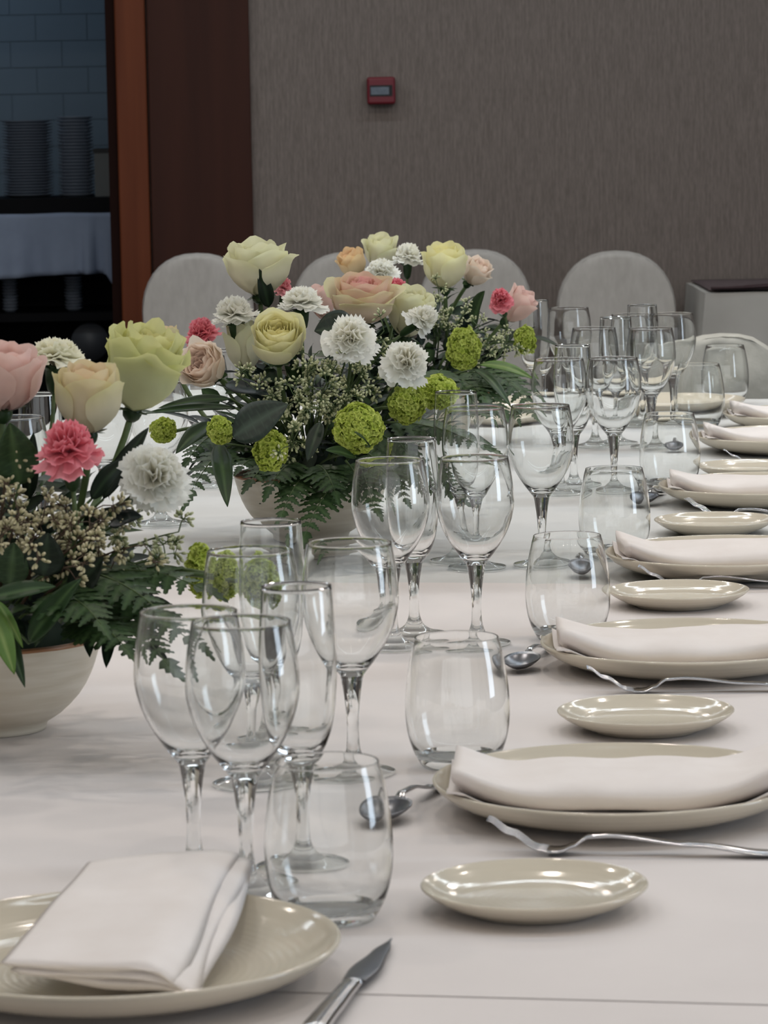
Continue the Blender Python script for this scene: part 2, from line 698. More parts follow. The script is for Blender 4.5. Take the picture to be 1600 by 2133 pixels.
# ------------------------------------------------------------------ fire alarm call point
p = at(794, 189, WY)
fa = thing('fire_alarm', (p.x, WY, p.z), 'small red square fire alarm box on the grey wallpaper', 'fire alarm')
o = MB().box((p.x - 0.047, WY - 0.045, p.z - 0.045), (p.x + 0.047, WY, p.z + 0.045)).build('housing', M_RED, fa, smooth=False)
bevel(o, 0.008, 3)
o = MB().box((p.x - 0.037, WY - 0.0475, p.z - 0.018), (p.x + 0.037, WY - 0.045, p.z + 0.018)).build('window_recess', M_DARK, fa, smooth=False)
o = MB().box((p.x - 0.034, WY - 0.049, p.z - 0.013), (p.x + 0.026, WY - 0.0475, p.z + 0.012)).build('press_window', M_GREYLABEL, fa, smooth=False)
o['label'] = 'grey press window'


# ------------------------------------------------------------------ slip-covered chairs
def chair_parts(root_loc, w, top, rumple, mat, seed):
    """back panel with an arched top and a skirted seat; returns builders in world space, front towards -y"""
    rnd = random.Random(seed)
    ox, oy, _ = root_loc

    def prof(u):                      # arch outline, u 0..1 from lower left over the top to lower right
        hb = w * 0.5
        z0, zs = 0.44, top - w * 0.52
        a = u * 3.0
        if a < 1:
            return (-hb * lerp(0.96, 1.0, a), lerp(z0, zs, a))
        if a < 2:
            th = math.pi * (1 - (a - 1))
            c, s = math.cos(th), math.sin(th)
            return (hb * math.copysign(abs(c) ** 0.86, c), zs + (top - zs) * abs(s) ** 0.95)
        return (hb * lerp(1.0, 0.96, a - 2), lerp(zs, z0, a - 2))

    b = MB()
    n = 54
    T = 0.032

    def fn(u, v):
        x, z = prof(u)
        k = abs(v * 2 - 1)                     # 0 at the middle of the edge band
        yy = (v - 0.5) * 2 * T
        inset = 0.005 * (k ** 3)
        cxz = (0, 0.62)
        x2, z2 = x - inset * math.copysign(1, x) * min(1, abs(x) / 0.05), z - (inset if z > 0.5 else 0)
        if rumple:
            z2 += rumple * noise.noise(Vector((x * 14, seed, 3))) * (1 if z > 0.5 else 0)
        return (ox + x2, oy + yy, z2)

    b.grid(fn, n, 6)
    # the two faces of the back, slightly pillowed
    for sgn in (-1, 1):
        def face(u, v, sgn=sgn):
            xa, za = prof(u * 0.5)
            x = lerp(xa, -xa, v)
            xx, z = x, za
            inset = 0.005
            x2 = xx - inset * math.copysign(1, xx) * min(1, abs(xx) / 0.05)
            pil = 0.012 * (1 - (abs(x) / (abs(xa) + 1e-6)) ** 2) if abs(xa) > 1e-4 else 0
            zz = z - (inset if z > 0.5 else 0)
            wob = 0
            if rumple:
                zz += rumple * noise.noise(Vector((x * 14, seed, 3))) * (1 if z > 0.5 else 0)
                wob = rumple * 1.2 * (1 - (abs(x) / (abs(xa) + 1e-6)) ** 6) * noise.noise(Vector((x * 9, z * 9, seed)))
            return (ox + x2, oy + sgn * (T + pil) + wob, zz)
        b.grid(face, 22, 16)
    s = MB()
    hs = w * 0.5 - 0.012

    def skirt(u, v):
        a = u * 2 * math.pi
        sq = 1 / max(abs(math.cos(a)), abs(math.sin(a))) ** 0.6
        r = hs * sq * (1 + 0.02 * v + 0.02 * v * math.sin(a * 14))
        return (ox + r * math.cos(a), oy - 0.2 + r * math.sin(a) * 0.96, lerp(0.46, 0.01, v))
    s.grid(skirt, 72, 6, wrap=True)
    top_c = s.vert((ox, oy - 0.2, 0.475))
    for i in range(72):
        s.f.append((top_c, i, (i + 1) % 72))
    return b, s


def make_chair(cx_px, top_px, d, w, label, group, mat, rumple=0.0, seed=1, rot=0.0):
    pt = at(cx_px, top_px, d)
    root = thing('covered_chair', (pt.x, d, 0.0), label, 'chair', group)
    b, s = chair_parts((pt.x, d, 0), w, pt.z, rumple, mat, seed)
    o1 = b.build('back_cover', mat, root, fix=True)
    o2 = s.build('seat_skirt', mat, root, fix=True)
    root.rotation_euler = (0, 0, rot)
    return root


make_chair(410, 527, 10.85, 0.355, 'grey covered round-backed chair standing in front of the brown wooden panel', 'covered chairs along the far wall', M_CHAIR, seed=1)
make_chair(722, 525, 10.90, 0.36, 'grey covered round-backed chair seen between the tall cream rose and the far roses', 'covered chairs along the far wall', M_CHAIR, seed=2)
make_chair(988, 519, 10.92, 0.365, 'grey covered round-backed chair behind the far pale yellow rose', 'covered chairs along the far wall', M_CHAIR, seed=3)
make_chair(1282, 522, 10.95, 0.385, 'grey covered round-backed chair between the far flowers and the cloth-covered side table', 'covered chairs along the far wall', M_CHAIR, seed=4)
make_chair(1502, 694, 7.06, 0.335, 'rumpled pale covered chair standing at the far end of the dining table', None, M_CHAIR2, rumple=0.016, seed=5, rot=0.0)

# ------------------------------------------------------------------ side table by the wall, right
st = thing('side_table', (1.75, 11.0, 0), 'cloth-covered side table standing against the far wall on the right', 'table')
MB().box((1.04, 10.72, 0.70), (2.5, 11.34, 0.73)).build('table_top', M_LIGHTWOOD, st, smooth=False)
for x, y in ((1.1, 10.78), (2.44, 10.78), (1.1, 11.28), (2.44, 11.28)):
    MB().box((x - 0.02, y - 0.02, 0), (x + 0.02, y + 0.02, 0.70)).build('leg', M_LIGHTWOOD, st, smooth=False)
b = MB()
X0, X1, Y0, Y1 = 1.02, 2.52, 10.70, 11.36


def side_top(u, v):
    return (lerp(X0, X1, u), lerp(Y0, Y1, v), 0.748 + 0.003 * noise.noise(Vector((u * 9, v * 4, 1))))


b.grid(side_top, 30, 8)


def side_front(u, v):
    x = lerp(X0, X1, u)
    k = v
    fold = 0.028 * k * (math.sin(u * 26 + 0.6) + 0.6 * math.sin(u * 47))
    tail = -0.05 * k * math.exp(-(u / 0.05) ** 2)
    return (x + tail, Y0 - 0.004 - 0.03 * k + fold, 0.748 - 0.55 * v + 0.003 * noise.noise(Vector((u * 9, 0, 1))) * (1 - v))


b.grid(side_front, 90, 10)


def side_left(u, v):
    y = lerp(Y0, Y1, u)
    return (X0 - 0.03 * v - 0.012 * v * math.sin(u * 14), y - 0.004 * (1 - u), 0.748 - 0.55 * v)


b.grid(side_left, 24, 10)
o = b.build('side_tablecloth', M_SIDE_CLOTH, None, fix=True)
tag(o, 'plain grey white cloth hanging in folds over the side table on the right', 'tablecloth')
rn = thing('table_runner', (1.75, 11.0, 0.752), 'mauve grey cover lying on the side table, its front edge rolled and dark maroon', 'table runner')
b = MB()
b.grid(lambda u, v: (lerp(1.035, 2.50, u), lerp(10.712, 11.35, v), 0.7545 + 0.002 * noise.noise(Vector((u * 12, v * 5, 3)))), 30, 8)
solidify(b.build('sheet', M_MAUVE, rn), 0.003, 1)
b = MB()


def roll(u, v):
    x = lerp(1.04, 2.49, u)
    hump = 0.007 + 0.014 * max(0.0, noise.noise(Vector((x * 4.2, 3.7, 0.4))) + 0.45) * min(1, u * 8)
    th = v * 2 * math.pi
    return (x, 10.706 + 0.016 * math.cos(th), 0.7585 + hump * 0.5 + 0.5 * hump * math.sin(th))


b.grid(roll, 60, 12)
b.build('front_roll', M_MAROON, rn, fix=True)

# ------------------------------------------------------------------ trolley in the service room
TY = 12.2
ts = scale_at(TY)


def tp(px, py, d=TY):
    return at(px, py, d)


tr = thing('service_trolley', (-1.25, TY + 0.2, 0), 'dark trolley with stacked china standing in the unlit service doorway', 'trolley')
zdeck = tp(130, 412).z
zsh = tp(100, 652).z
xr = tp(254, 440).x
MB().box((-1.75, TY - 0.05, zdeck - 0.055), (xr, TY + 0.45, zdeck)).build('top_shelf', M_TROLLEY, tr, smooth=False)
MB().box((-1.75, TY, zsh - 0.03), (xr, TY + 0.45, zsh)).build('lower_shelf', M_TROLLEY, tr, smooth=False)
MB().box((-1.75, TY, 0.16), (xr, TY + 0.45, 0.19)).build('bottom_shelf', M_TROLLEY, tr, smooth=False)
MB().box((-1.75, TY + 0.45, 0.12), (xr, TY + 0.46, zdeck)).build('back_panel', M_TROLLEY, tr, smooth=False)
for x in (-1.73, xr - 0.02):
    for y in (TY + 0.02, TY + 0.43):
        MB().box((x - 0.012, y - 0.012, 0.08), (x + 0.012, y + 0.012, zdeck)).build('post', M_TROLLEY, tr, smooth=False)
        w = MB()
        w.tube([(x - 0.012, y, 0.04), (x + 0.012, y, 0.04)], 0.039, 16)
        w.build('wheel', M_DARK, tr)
# cloth over the trolley front
b = MB()
ztop = tp(130, 443).z


def tcloth(u, v):
    x = lerp(-1.72, tp(254, 470).x, u)
    hem = lerp(tp(0, 598).z, tp(205, 568).z, min(1, max(0, (u + 0.25) / 1.0)))
    if u > 0.93:
        hem -= 0.10 * (u - 0.93) / 0.07
    fold = 0.014 * v * math.sin(u * 22) + 0.012 * v * math.sin(u * 41 + 1)
    if u > 0.8:
        fold += 0.02 * math.sin((u - 0.8) * 80) * v
    return (x, TY - 0.075 + fold - 0.01 * v, lerp(ztop + 0.006 * noise.noise(Vector((u * 6, 2, 2))), hem, v))


b.grid(tcloth, 60, 12)
o = b.build('trolley_cloth', M_TROLLEY_CLOTH, None)
solidify(o, 0.003)
tag(o, 'pale blue-grey cloth hung over the front of the dark trolley', 'cloth')


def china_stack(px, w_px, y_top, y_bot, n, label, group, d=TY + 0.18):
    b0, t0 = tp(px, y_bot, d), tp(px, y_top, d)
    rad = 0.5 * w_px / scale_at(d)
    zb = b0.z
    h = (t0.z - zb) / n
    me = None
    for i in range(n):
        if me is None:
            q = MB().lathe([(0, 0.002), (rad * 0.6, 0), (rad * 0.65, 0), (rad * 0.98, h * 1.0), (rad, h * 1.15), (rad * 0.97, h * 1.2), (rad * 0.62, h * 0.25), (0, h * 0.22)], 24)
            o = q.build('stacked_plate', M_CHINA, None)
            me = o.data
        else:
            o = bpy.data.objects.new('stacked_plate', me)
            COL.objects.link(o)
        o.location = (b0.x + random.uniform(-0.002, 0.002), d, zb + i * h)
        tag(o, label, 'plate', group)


random.seed(4)
for args in ((60, 108, 252, 411, 26, 'large white plate in the left tall stack on top of the trolley', 'left stack of large plates'),
             (160, 76, 244, 411, 24, 'white plate in the narrower dim stack right of the tall plate stack', 'right stack of plates')):
    px, w, y0, y1, n, lab, grp = args
    # rests on the trolley deck
    d = TY + 0.18
    zz = zdeck
    yb = y1
    for _ in range(30):
        if tp(px, yb, d).z > zz + 0.0005:
            yb += 0.5
    china_stack(px, w, y0, yb, n, lab, grp, d)
for px, w, lab in ((22, 34, 'small dish in the left stack on the lower trolley shelf'), (154, 38, 'small dish in the right stack on the lower trolley shelf')):
    d = TY + 0.12
    yb = 640
    for _ in range(120):
        if tp(px, yb, d).z > zsh + 0.0005:
            yb += 0.5
    china_stack(px, w, 577, yb, 11, lab, lab.replace('small dish in the', 'small dishes in the'), d)
# grey box and its lid
d = TY + 0.1
q0, q1 = tp(196, 318, d), tp(252, 411, d)
bx = thing('grey_box', ((q0.x + q1.x) / 2, d, zdeck), 'small grey lidded box standing right of the plate stacks', 'box')
MB().box((q0.x, d, zdeck), (q1.x, d + 0.2, q0.z)).build('body', M_BOX, bx, smooth=False)
MB().box((q0.x - 0.004, d - 0.004, q0.z), (q1.x + 0.004, d + 0.204, q0.z + 0.014)).build('lid', M_DARK, bx, smooth=False)
# round dark lid and small pot on the bottom shelf, seen end-on
c = tp(188, 712, TY + 0.05)
q = MB()
q.tube([(c.x, TY + 0.04, c.z), (c.x, TY + 0.06, c.z)], c.z * 0 + 0.068, 32)
o = q.build('round_lid', M_TIN, None)
o2 = None
tag(o, 'round dark grey lid leaning upright under the trolley shelf', 'lid')

# ------------------------------------------------------------------ dining table and cloths
TH_ = math.atan(0.172)
T_O = Vector((-0.369, 3.2, 0))
T_A = Vector((math.sin(TH_), math.cos(TH_), 0))
T_B = Vector((math.cos(TH_), -math.sin(TH_), 0))
A0, A1, HB = -1.09, 3.66, 0.80


def tab(a, b_, z):
    return T_O + T_A * a + T_B * b_ + Vector((0, 0, z))


dt = thing('dining_table', tab(1.3, 0, 0), 'long banquet table laid for dinner under white cloths', 'table')
b = MB()
for zz in (0.715, 0.745):
    for aa, bb in ((A0 + 0.01, -HB + 0.01), (A0 + 0.01, HB - 0.01), (A1 - 0.01, HB - 0.01), (A1 - 0.01, -HB + 0.01)):
        b.vert(tab(aa, bb, zz))
b.f += [(0, 3, 2, 1), (4, 5, 6, 7), (0, 1, 5, 4), (1, 2, 6, 5), (2, 3, 7, 6), (3, 0, 4, 7)]
b.build('table_top', M_LIGHTWOOD, dt, smooth=False, fix=True)
for aa in (A0 + 0.12, 0.6, 2.0, A1 - 0.12):
    for bb in (-HB + 0.1, HB - 0.1):
        q = tab(aa, bb, 0)
        MB().tube([q, q + Vector((0, 0, 0.715))], 0.022, 10).build('leg', M_STEEL_DARK, dt)


def cloth_relief(a, b_):
    return 0.0010 * noise.noise(Vector((a * 3.0, b_ * 2.2, 0.3))) + 0.0006 * noise.noise(Vector((a * 9, b_ * 2, 4)))


def drape(name, a0, a1, hb, z, drop, mat, near_edge, far_edge, na, nb):
    b = MB()
    b.grid(lambda u, v: tab(lerp(a0, a1, v), lerp(-hb, hb, u), z + min(0, cloth_relief(lerp(a0, a1, v), lerp(-hb, hb, u)))), nb, na)
    for sg in (-1, 1):
        def side(u, v, sg=sg):
            a = lerp(a0, a1, u)
            fold = 0.03 * v * math.sin(a * 17 + sg) + 0.012 * v * math.sin(a * 41)
            return tab(a, sg * (hb + 0.004 + 0.02 * v + fold * 0.6 + 0.02 * v), lerp(z, z - drop, v) if v > 0 else z + min(0, cloth_relief(a, sg * hb)))
        b.grid(side, na * 3, 6)
    for flag, a, sg in ((near_edge, a0, -1), (far_edge, a1, 1)):
        if flag:
            def end(u, v, a=a, sg=sg):
                bb = lerp(-hb, hb, u)
                fold = 0.03 * v * math.sin(bb * 19)
                return tab(a + sg * (0.004 + 0.03 * v + fold), bb, lerp(z, z - drop, v) if v > 0 else z + min(0, cloth_relief(a, bb)))
            b.grid(end, 60, 6)
    return b.build(name, mat, None, fix=True)


o = drape('tablecloth', A0 - 0.005, A1 + 0.005, HB + 0.004, TZ - 0.0012, 0.24, M_UNDER, True, True, 90, 30)
tag(o, 'long white undercloth, cool light painted in, reaching to the far end of the dining table', 'tablecloth')
o = drape('tablecloth', -0.95, 1.0, HB + 0.012, TZ, 0.21, M_TOPPER, False, False, 60, 30)
tag(o, 'warm white top cloth over the near half of the dining table, its edge seen crosswise', 'tablecloth')
o = drape('tablecloth', A0 - 0.014, -0.90, HB + 0.008, TZ - 0.0006, 0.225, M_TOPPER, True, False, 8, 30)
tag(o, 'warm white cloth at the near table end, below the seam line under the knife', 'tablecloth')
EPS = 0.0006

# ------------------------------------------------------------------ glassware
WINE_OUT = [(0.0102, 0.087), (0.0128, 0.0905), (0.0172, 0.0960), (0.0255, 0.1075), (0.0335, 0.1215), (0.0390, 0.1360), (0.0418, 0.1500), (0.0418, 0.1640), (0.0402, 0.1820), (0.03700, 0.2004), (0.0367, 0.2030)]
WINE_IN = [(0.03615, 0.20345), (0.0354, 0.2030), (0.03595, 0.2006), (0.0394, 0.1820), (0.0410, 0.1640), (0.0410, 0.1500), (0.0378, 0.1365), (0.0322, 0.1225), (0.0240, 0.1090), (0.0155, 0.0995), (0.0080, 0.0960), (0.0, 0.0952)]
FOOT = [(0.0, 0.0008), (0.026, 0.0004), (0.0350, 0.0), (0.0368, 0.0008), (0.0370, 0.0018), (0.0355, 0.0030), (0.0270, 0.0046), (0.0180, 0.0072), (0.0110, 0.0120), (0.0078, 0.0175)]
STEM = [(0.0078, 0.0175), (0.0062, 0.0230), (0.0054, 0.0320), (0.0052, 0.0420), (0.0060, 0.0580), (0.0076, 0.0720), (0.0092, 0.0820), (0.0102, 0.0870)]
FL_OUT = [(0.0102, 0.082), (0.0135, 0.0860), (0.0190, 0.0940), (0.0235, 0.1050), (0.0268, 0.1200), (0.0286, 0.1370), (0.0294, 0.1560), (0.0290, 0.1780), (0.0267, 0.2148), (0.0264, 0.2170)]
FL_IN = [(0.0260, 0.21735), (0.0256, 0.2170), (0.0259, 0.2148), (0.0282, 0.1780), (0.0286, 0.1560), (0.0275, 0.1375), (0.0256, 0.1210), (0.0222, 0.1070), (0.0165, 0.0965), (0.0090, 0.0920), (0.0, 0.0910)]
TUM_OUT = [(0.0, 0.0010), (0.0240, 0.0010), (0.0285, 0.0), (0.0320, 0.0008), (0.0355, 0.0060), (0.0405, 0.0160), (0.0446, 0.0310), (0.0461, 0.0480), (0.0455, 0.0660), (0.0430, 0.0860), (0.0394, 0.1040), (0.0373, 0.1118), (0.0368, 0.1140)]
TUM_IN = [(0.0363, 0.11445), (0.0357, 0.1140), (0.0363, 0.1116), (0.0386, 0.1040), (0.0421, 0.0860), (0.0446, 0.0660), (0.0452, 0.0480), (0.0433, 0.0315), (0.0390, 0.0180), (0.0320, 0.0090), (0.0220, 0.0055), (0.0, 0.0050)]


def smooth_prof(p, n=3):
    """Catmull-Rom refinement of a lathe profile"""
    out = []
    for i in range(len(p) - 1):
        p0 = p[max(i - 1, 0)]
        p1, p2 = p[i], p[i + 1]
        p3 = p[min(i + 2, len(p) - 1)]
        for k in range(n):
            t = k / n
            q = []
            for a in (0, 1):
                q.append(0.5 * ((2 * p1[a]) + (-p0[a] + p2[a]) * t + (2 * p0[a] - 5 * p1[a] + 4 * p2[a] - p3[a]) * t * t + (-p0[a] + 3 * p1[a] - 3 * p2[a] + p3[a]) * t ** 3))
            out.append((max(q[0], 0.0), q[1]))
    out.append(p[-1])
    return out


SEG = 56


def glass_meshes(out, inn, thin_z, foot=True):
    """closed glass in up to three parts; bowl and stem refract, the foot (and whatever lies below thin_z) is a thin clear sheet"""
    ms = []
    me = MB().lathe(smooth_prof(out) + smooth_prof(inn), SEG).mesh('bowl', M_GLASS)
    me.materials.append(M_THIN)
    me.materials.append(M_CLEAR)
    for p in me.polygons:
        r_ = math.hypot(p.center.x, p.center.y)
        if p.center.z < thin_z and r_ < 0.031:
            p.material_index = 2 if p.center.z < 0.0012 else 1
    ms.append(('bowl', me))
    if foot:
        stem_p = [(r, z if z < 0.03 else 0.03 + (z - 0.03) * (out[0][1] - 0.03) / (STEM[-1][1] - 0.03)) for r, z in STEM]
        ms.append(('stem', MB().lathe(smooth_prof(stem_p), SEG).mesh('stem', M_GLASS)))
        me = MB().lathe(smooth_prof(FOOT), SEG).mesh('foot', M_THIN)
        me.materials.append(M_GLASS)
        me.materials.append(M_CLEAR)
        for p in me.polygons:
            r_ = math.hypot(p.center.x, p.center.y)
            if r_ > 0.0345 or (p.center.z > 0.0045 and r_ < 0.019):
                p.material_index = 1
            elif p.center.z < 0.0012:
                p.material_index = 2
        ms.append(('foot', me))
    return ms


WINE = glass_meshes(WINE_OUT, WINE_IN, -1.0)
FLUTE = glass_meshes(FL_OUT, FL_IN, -1.0)
TUMB = glass_meshes(TUM_OUT, TUM_IN, 0.012, False)


def glass(kind, px, py, label, group, s=1.0):
    q = on_plane(px, py)
    name, ms, cat = {'W': ('wine_glass', WINE, 'wine glass'), 'F': ('champagne_flute', FLUTE, 'flute glass'), 'T': ('water_tumbler', TUMB, 'tumbler')}[kind]
    if kind == 'T':
        o = bpy.data.objects.new(name, ms[0][1])
        COL.objects.link(o)
        o.location = (q.x, q.y, TZ + EPS)
        o.scale = (s, s, s)
        o.rotation_euler = (0, 0, random.uniform(0, 6))
        return tag(o, label, cat, group)
    r = thing(name, (q.x, q.y, TZ + EPS), label, cat, group)
    r.scale = (s, s, s)
    for nm, me in ms:
        o = bpy.data.objects.new(nm, me)
        o.parent = r
        COL.objects.link(o)
    return r


G_W, G_F, G_T = 'stemmed wine glasses on the table', 'slim flute glasses on the table', 'stemless water tumblers on the table'
GLASSES = [
    # nearest place setting (end of the table)
    ('W', 406, 1828, 'wine glass standing behind the folded napkin of the nearest plate, left of its twin'),
    ('W', 515, 1862, 'wine glass nearest the camera, standing right behind the rim of the nearest plate'),
    ('F', 630, 1812, 'slim flute seen through the nearest water tumbler'),
    ('T', 688, 1915, 'stemless water tumbler nearest the camera, beside the nearest plate'),
    # second setting
    ('F', 575, 1597, 'slim flute in front of the middle cream bowl, behind the two nearest wine glasses'),
    ('W', 532, 1636, 'wine glass with lime viburnum seen through it, behind the two nearest wine glasses'),
    ('W', 737, 1613, 'wine glass standing behind the nearest flute and tumbler, right of the viburnum'),
    ('T', 955, 1595, 'stemless water tumbler at the left end of the nearest plate with a rolled napkin'),
    # third setting
    ('W', 819, 1350, 'left wine glass of the front pair in the middle cluster, overlapping a flute'),
    ('F', 864, 1325, 'slim flute rising behind the left wine glass of the middle cluster'),
    ('W', 994, 1343, 'right wine glass of the front pair in the middle cluster, stems showing through it'),
    ('T', 1184, 1333, 'stemless water tumbler with its base hidden by the second rolled-napkin plate'),
    # fourth setting
    ('F', 955, 1170, 'slim flute with lime viburnum seen through its rim, right of the middle flowers'),
    ('W', 994, 1184, 'wine glass with fern leaves seen through its bowl, standing right of the middle flowers'),
    ('W', 1130, 1178, 'wine glass standing alone before the far cluster, its stem ending behind a tumbler'),
    ('T', 1281, 1160, 'stemless water tumbler with glass feet seen through its top, behind the third place plate'),
    # fifth setting
    ('W', 1168, 1030, 'wine glass with leaves seen through its bowl, just right of the far flowers'),
    ('F', 1196, 1017, 'slim flute between the two front wine glasses of the far cluster'),
    ('W', 1280, 1028, 'right wine glass of the front pair in the far cluster, dark stem below the bowl'),
    ('T', 1396, 1018, 'stemless water tumbler with a spoon bowl seen through it'),
    # sixth setting
    ('W', 1240, 931, 'left wine glass in the second row of the far cluster'),
    ('F', 1285, 925, 'slim flute in the middle of the far cluster'),
    ('W', 1358, 933, 'right wine glass in the second row of the far cluster'),
    ('T', 1457, 890, 'stemless water tumbler overlapping another one beside the far covered chair'),
    # seventh setting
    ('W', 1318, 888, 'wine glass mostly hidden behind the others at the back of the far cluster'),
    ('F', 1340, 884, 'slim flute with the highest rim at the back of the far cluster'),
    ('W', 1403, 886, 'wine glass at the right edge of the far cluster before the covered chair'),
    ('T', 1511, 842, 'farthest stemless water tumbler, in front of the covered chair'),
    # far end of the table
    ('F', 1116, 866, 'slim flute half hidden behind the pale pink rose'),
    ('W', 1188, 866, 'wine glass at the back of the far cluster next to the pale pink rose'),
    # left side of the table, behind the flowers
    ('W', 336, 1093, 'wine glass whose foot shows behind the nearest white carnation'),
    ('W', 222, 1104, 'wine glass standing behind the nearest pink carnation and buds'),
    ('F', 92, 1165, 'slim flute behind the stems of the nearest flowers at the left edge'),
    ('W', 40, 1205, 'wine glass behind the leaves at the left edge of the picture'),
    ('W', 425, 1014, 'wine glass whose foot shows left of the long drooping leaf'),
    ('W', 478, 994, 'wine glass whose foot shows beside the rim of the middle bowl'),
]
random.seed(7)
for g in GLASSES:
    glass(g[0], g[1], g[2], g[3], {'W': G_W, 'F': G_F, 'T': G_T}[g[0]])

# ------------------------------------------------------------------ plates
CHARGER = [(0, 0.0040), (0.060, 0.0040), (0.0820, 0.0030), (0.0835, 0.0), (0.0900, 0.0), (0.0940, 0.0020), (0.1150, 0.0055), (0.1350, 0.0130), (0.1460, 0.0205), (0.1505, 0.0255), (0.1512, 0.0275), (0.1500, 0.0288), (0.1480, 0.0280), (0.1430, 0.0235), (0.1320, 0.0165), (0.1150, 0.0105), (0.0950, 0.0075), (0.060, 0.0068), (0, 0.0068)]
BREAD = [(0, 0.0035), (0.034, 0.0035), (0.0440, 0.0028), (0.0450, 0.0), (0.0500, 0.0), (0.0540, 0.0022), (0.0660, 0.0068), (0.0760, 0.0125), (0.0812, 0.0165), (0.0820, 0.0180), (0.0812, 0.0190), (0.0795, 0.0184), (0.0730, 0.0140), (0.0620, 0.0095), (0.0500, 0.0072), (0.030, 0.0064), (0, 0.0064)]
CH_ME = MB().lathe(smooth_prof(CHARGER, 2), 96).mesh('dinner_plate', M_PLATE)
BR_ME = MB().lathe(smooth_prof(BREAD, 2), 96).mesh('bread_plate', M_PLATE)
CHARGERS = []


def plate(kind, px, py, label, group):
    zr = 0.028 if kind == 'C' else 0.018
    q = on_plane(px, py, TZ + zr)
    o = bpy.data.objects.new('dinner_plate' if kind == 'C' else 'bread_plate', CH_ME if kind == 'C' else BR_ME)
    COL.objects.link(o)
    o.location = (q.x, q.y, TZ + EPS)
    if kind == 'C':
        CHARGERS.append(Vector(o.location))
    return tag(o, label, 'plate', group)


PG, BG = 'cream dinner plates round the table', 'small cream bread plates along the right side'
plate('C', 237, 1960, 'large cream plate nearest the camera, bottom left, under a folded napkin', PG)
plate('C', 1285, 1620, 'large cream plate nearest the camera of those along the right side', PG)
plate('C', 1432, 1334, 'second large cream plate from the camera along the right side', PG)
plate('C', 1516, 1147, 'third large cream plate from the camera along the right side', PG)
plate('C', 1588, 1007, 'fourth large cream plate from the camera along the right side', PG)
plate('C', 1636, 904, 'fifth large cream plate from the camera along the right side, cut by the frame', PG)
plate('C', 1682, 858, 'farthest large cream plate along the right side, beside the two overlapping tumblers', PG)
plate('C', 1385, 832, 'cream plate at the far end of the table seen between glass stems', PG)
plate('C', 1010, 838, 'cream plate at the far end of the table, half hidden behind the far flowers', PG)
plate('B', 1113, 1843, 'small cream bread plate nearest the camera, alone on the cloth at lower right', BG)
plate('B', 1345, 1480, 'second small cream bread plate from the camera, between two forks', BG)
plate('B', 1413, 1229, 'third small cream bread plate from the camera, under the third large plate', BG)
plate('B', 1489, 1082, 'fourth small cream bread plate from the camera', BG)
plate('B', 1560, 969, 'farthest small cream bread plate, cut by the right edge of the picture', BG)


# ------------------------------------------------------------------ napkins
def rolled_napkin(c, L, Wd, T, seed, label, group, rot, shift):
    """soft folded napkin lying along the plate; c = plate position"""
    ca, sa = math.cos(rot), math.sin(rot)
    root = thing('napkin', (c.x, c.y, c.z + 0.008), label, 'napkin', group)

    def place(x, y, z):
        return (c.x + shift[0] + x * ca - y * sa, c.y + shift[1] + x * sa + y * ca, c.z + z)

    def plate_h(x, y):
        X = shift[0] + x * ca - y * sa
        Y = shift[1] + x * sa + y * ca
        r = math.hypot(X, Y)
        if r < 0.09:
            return 0.0078
        if r < 0.1505:
            return 0.0078 + 0.0215 * ((r - 0.09) / 0.0605) ** 1.7
        return 0.0293

    def layer(t0, t1, wf, lf, ph, dx=0.0, dy=0.0):
        b = MB()
        nu, nv = 30, 40

        def fn(u, v):
            th = u * 2 * math.pi
            cs, sn = math.cos(th), math.sin(th)
            yy = Wd * 0.5 * wf * math.copysign(abs(cs) ** 0.7, cs)
            xx = lerp(-0.5, 0.5, v) * L * lf + dx
            endk = 1 - abs(2 * v - 1) ** 14
            half = 0.5 * (t1 - t0)
            zz = t0 + half + half * math.copysign(abs(sn) ** 0.8, sn) * (0.55 + 0.45 * endk) * (1 + 0.22 * noise.noise(Vector((xx * 16, ph, 0))))
            yy2 = yy * (0.97 + 0.03 * endk) + 0.006 * noise.noise(Vector((xx * 11, ph, 5))) + dy
            zz += 0.0045 * noise.noise(Vector((xx * 13, yy * 20, ph + 9))) * (1 if sn > 0 else 0.0)
            base = plate_h(xx, yy2)
            return place(xx, yy2, base + zz)
        b.grid(fn, nu, nv, wrap=True)
        n = nu
        b.f.append(tuple(reversed(range(n))))
        b.f.append(tuple(range(nv * n, nv * n + n)))
        return b
    layer(T * 0.12, T, 0.96, 0.985, seed, 0.002, -0.002).build('rolled_fold', M_NAPKIN, root, fix=True)
    layer(0.0005, T * 0.16, 1.0, 1.0, seed).build('under_flap', M_NAPKIN, root, fix=True)
    return root


NG = 'white linen napkins on the plates'
labels = ['rolled white napkin on the nearest large plate of the right side', 'rolled white napkin on the second large plate along the right side',
          'rolled white napkin on the third large plate along the right side', 'rolled white napkin on the fourth large plate along the right side',
          'rolled white napkin on the fifth large plate along the right side', 'rolled white napkin on the farthest large plate of the right side']
for k, c in enumerate(CHARGERS[1:7]):
    rolled_napkin(c, 0.285, 0.150, 0.031, 3.1 * k + 1, labels[k], NG, R(-3 + (k % 3) * 2), (0.005, -0.012))

# the folded napkin on the nearest plate: a flat packet of layers, its back end up on the rim
c0 = CHARGERS[0]
nr = thing('napkin', (c0.x, c0.y, c0.z + 0.008), 'flat folded rectangular napkin lying across the nearest plate', 'napkin', NG)
BL, BR_ = on_plane(182, 1797, TZ + 0.050), on_plane(500, 1772, TZ + 0.054)
FL_, FR = on_plane(0, 2008, TZ + 0.030), on_plane(365, 2020, TZ + 0.032)


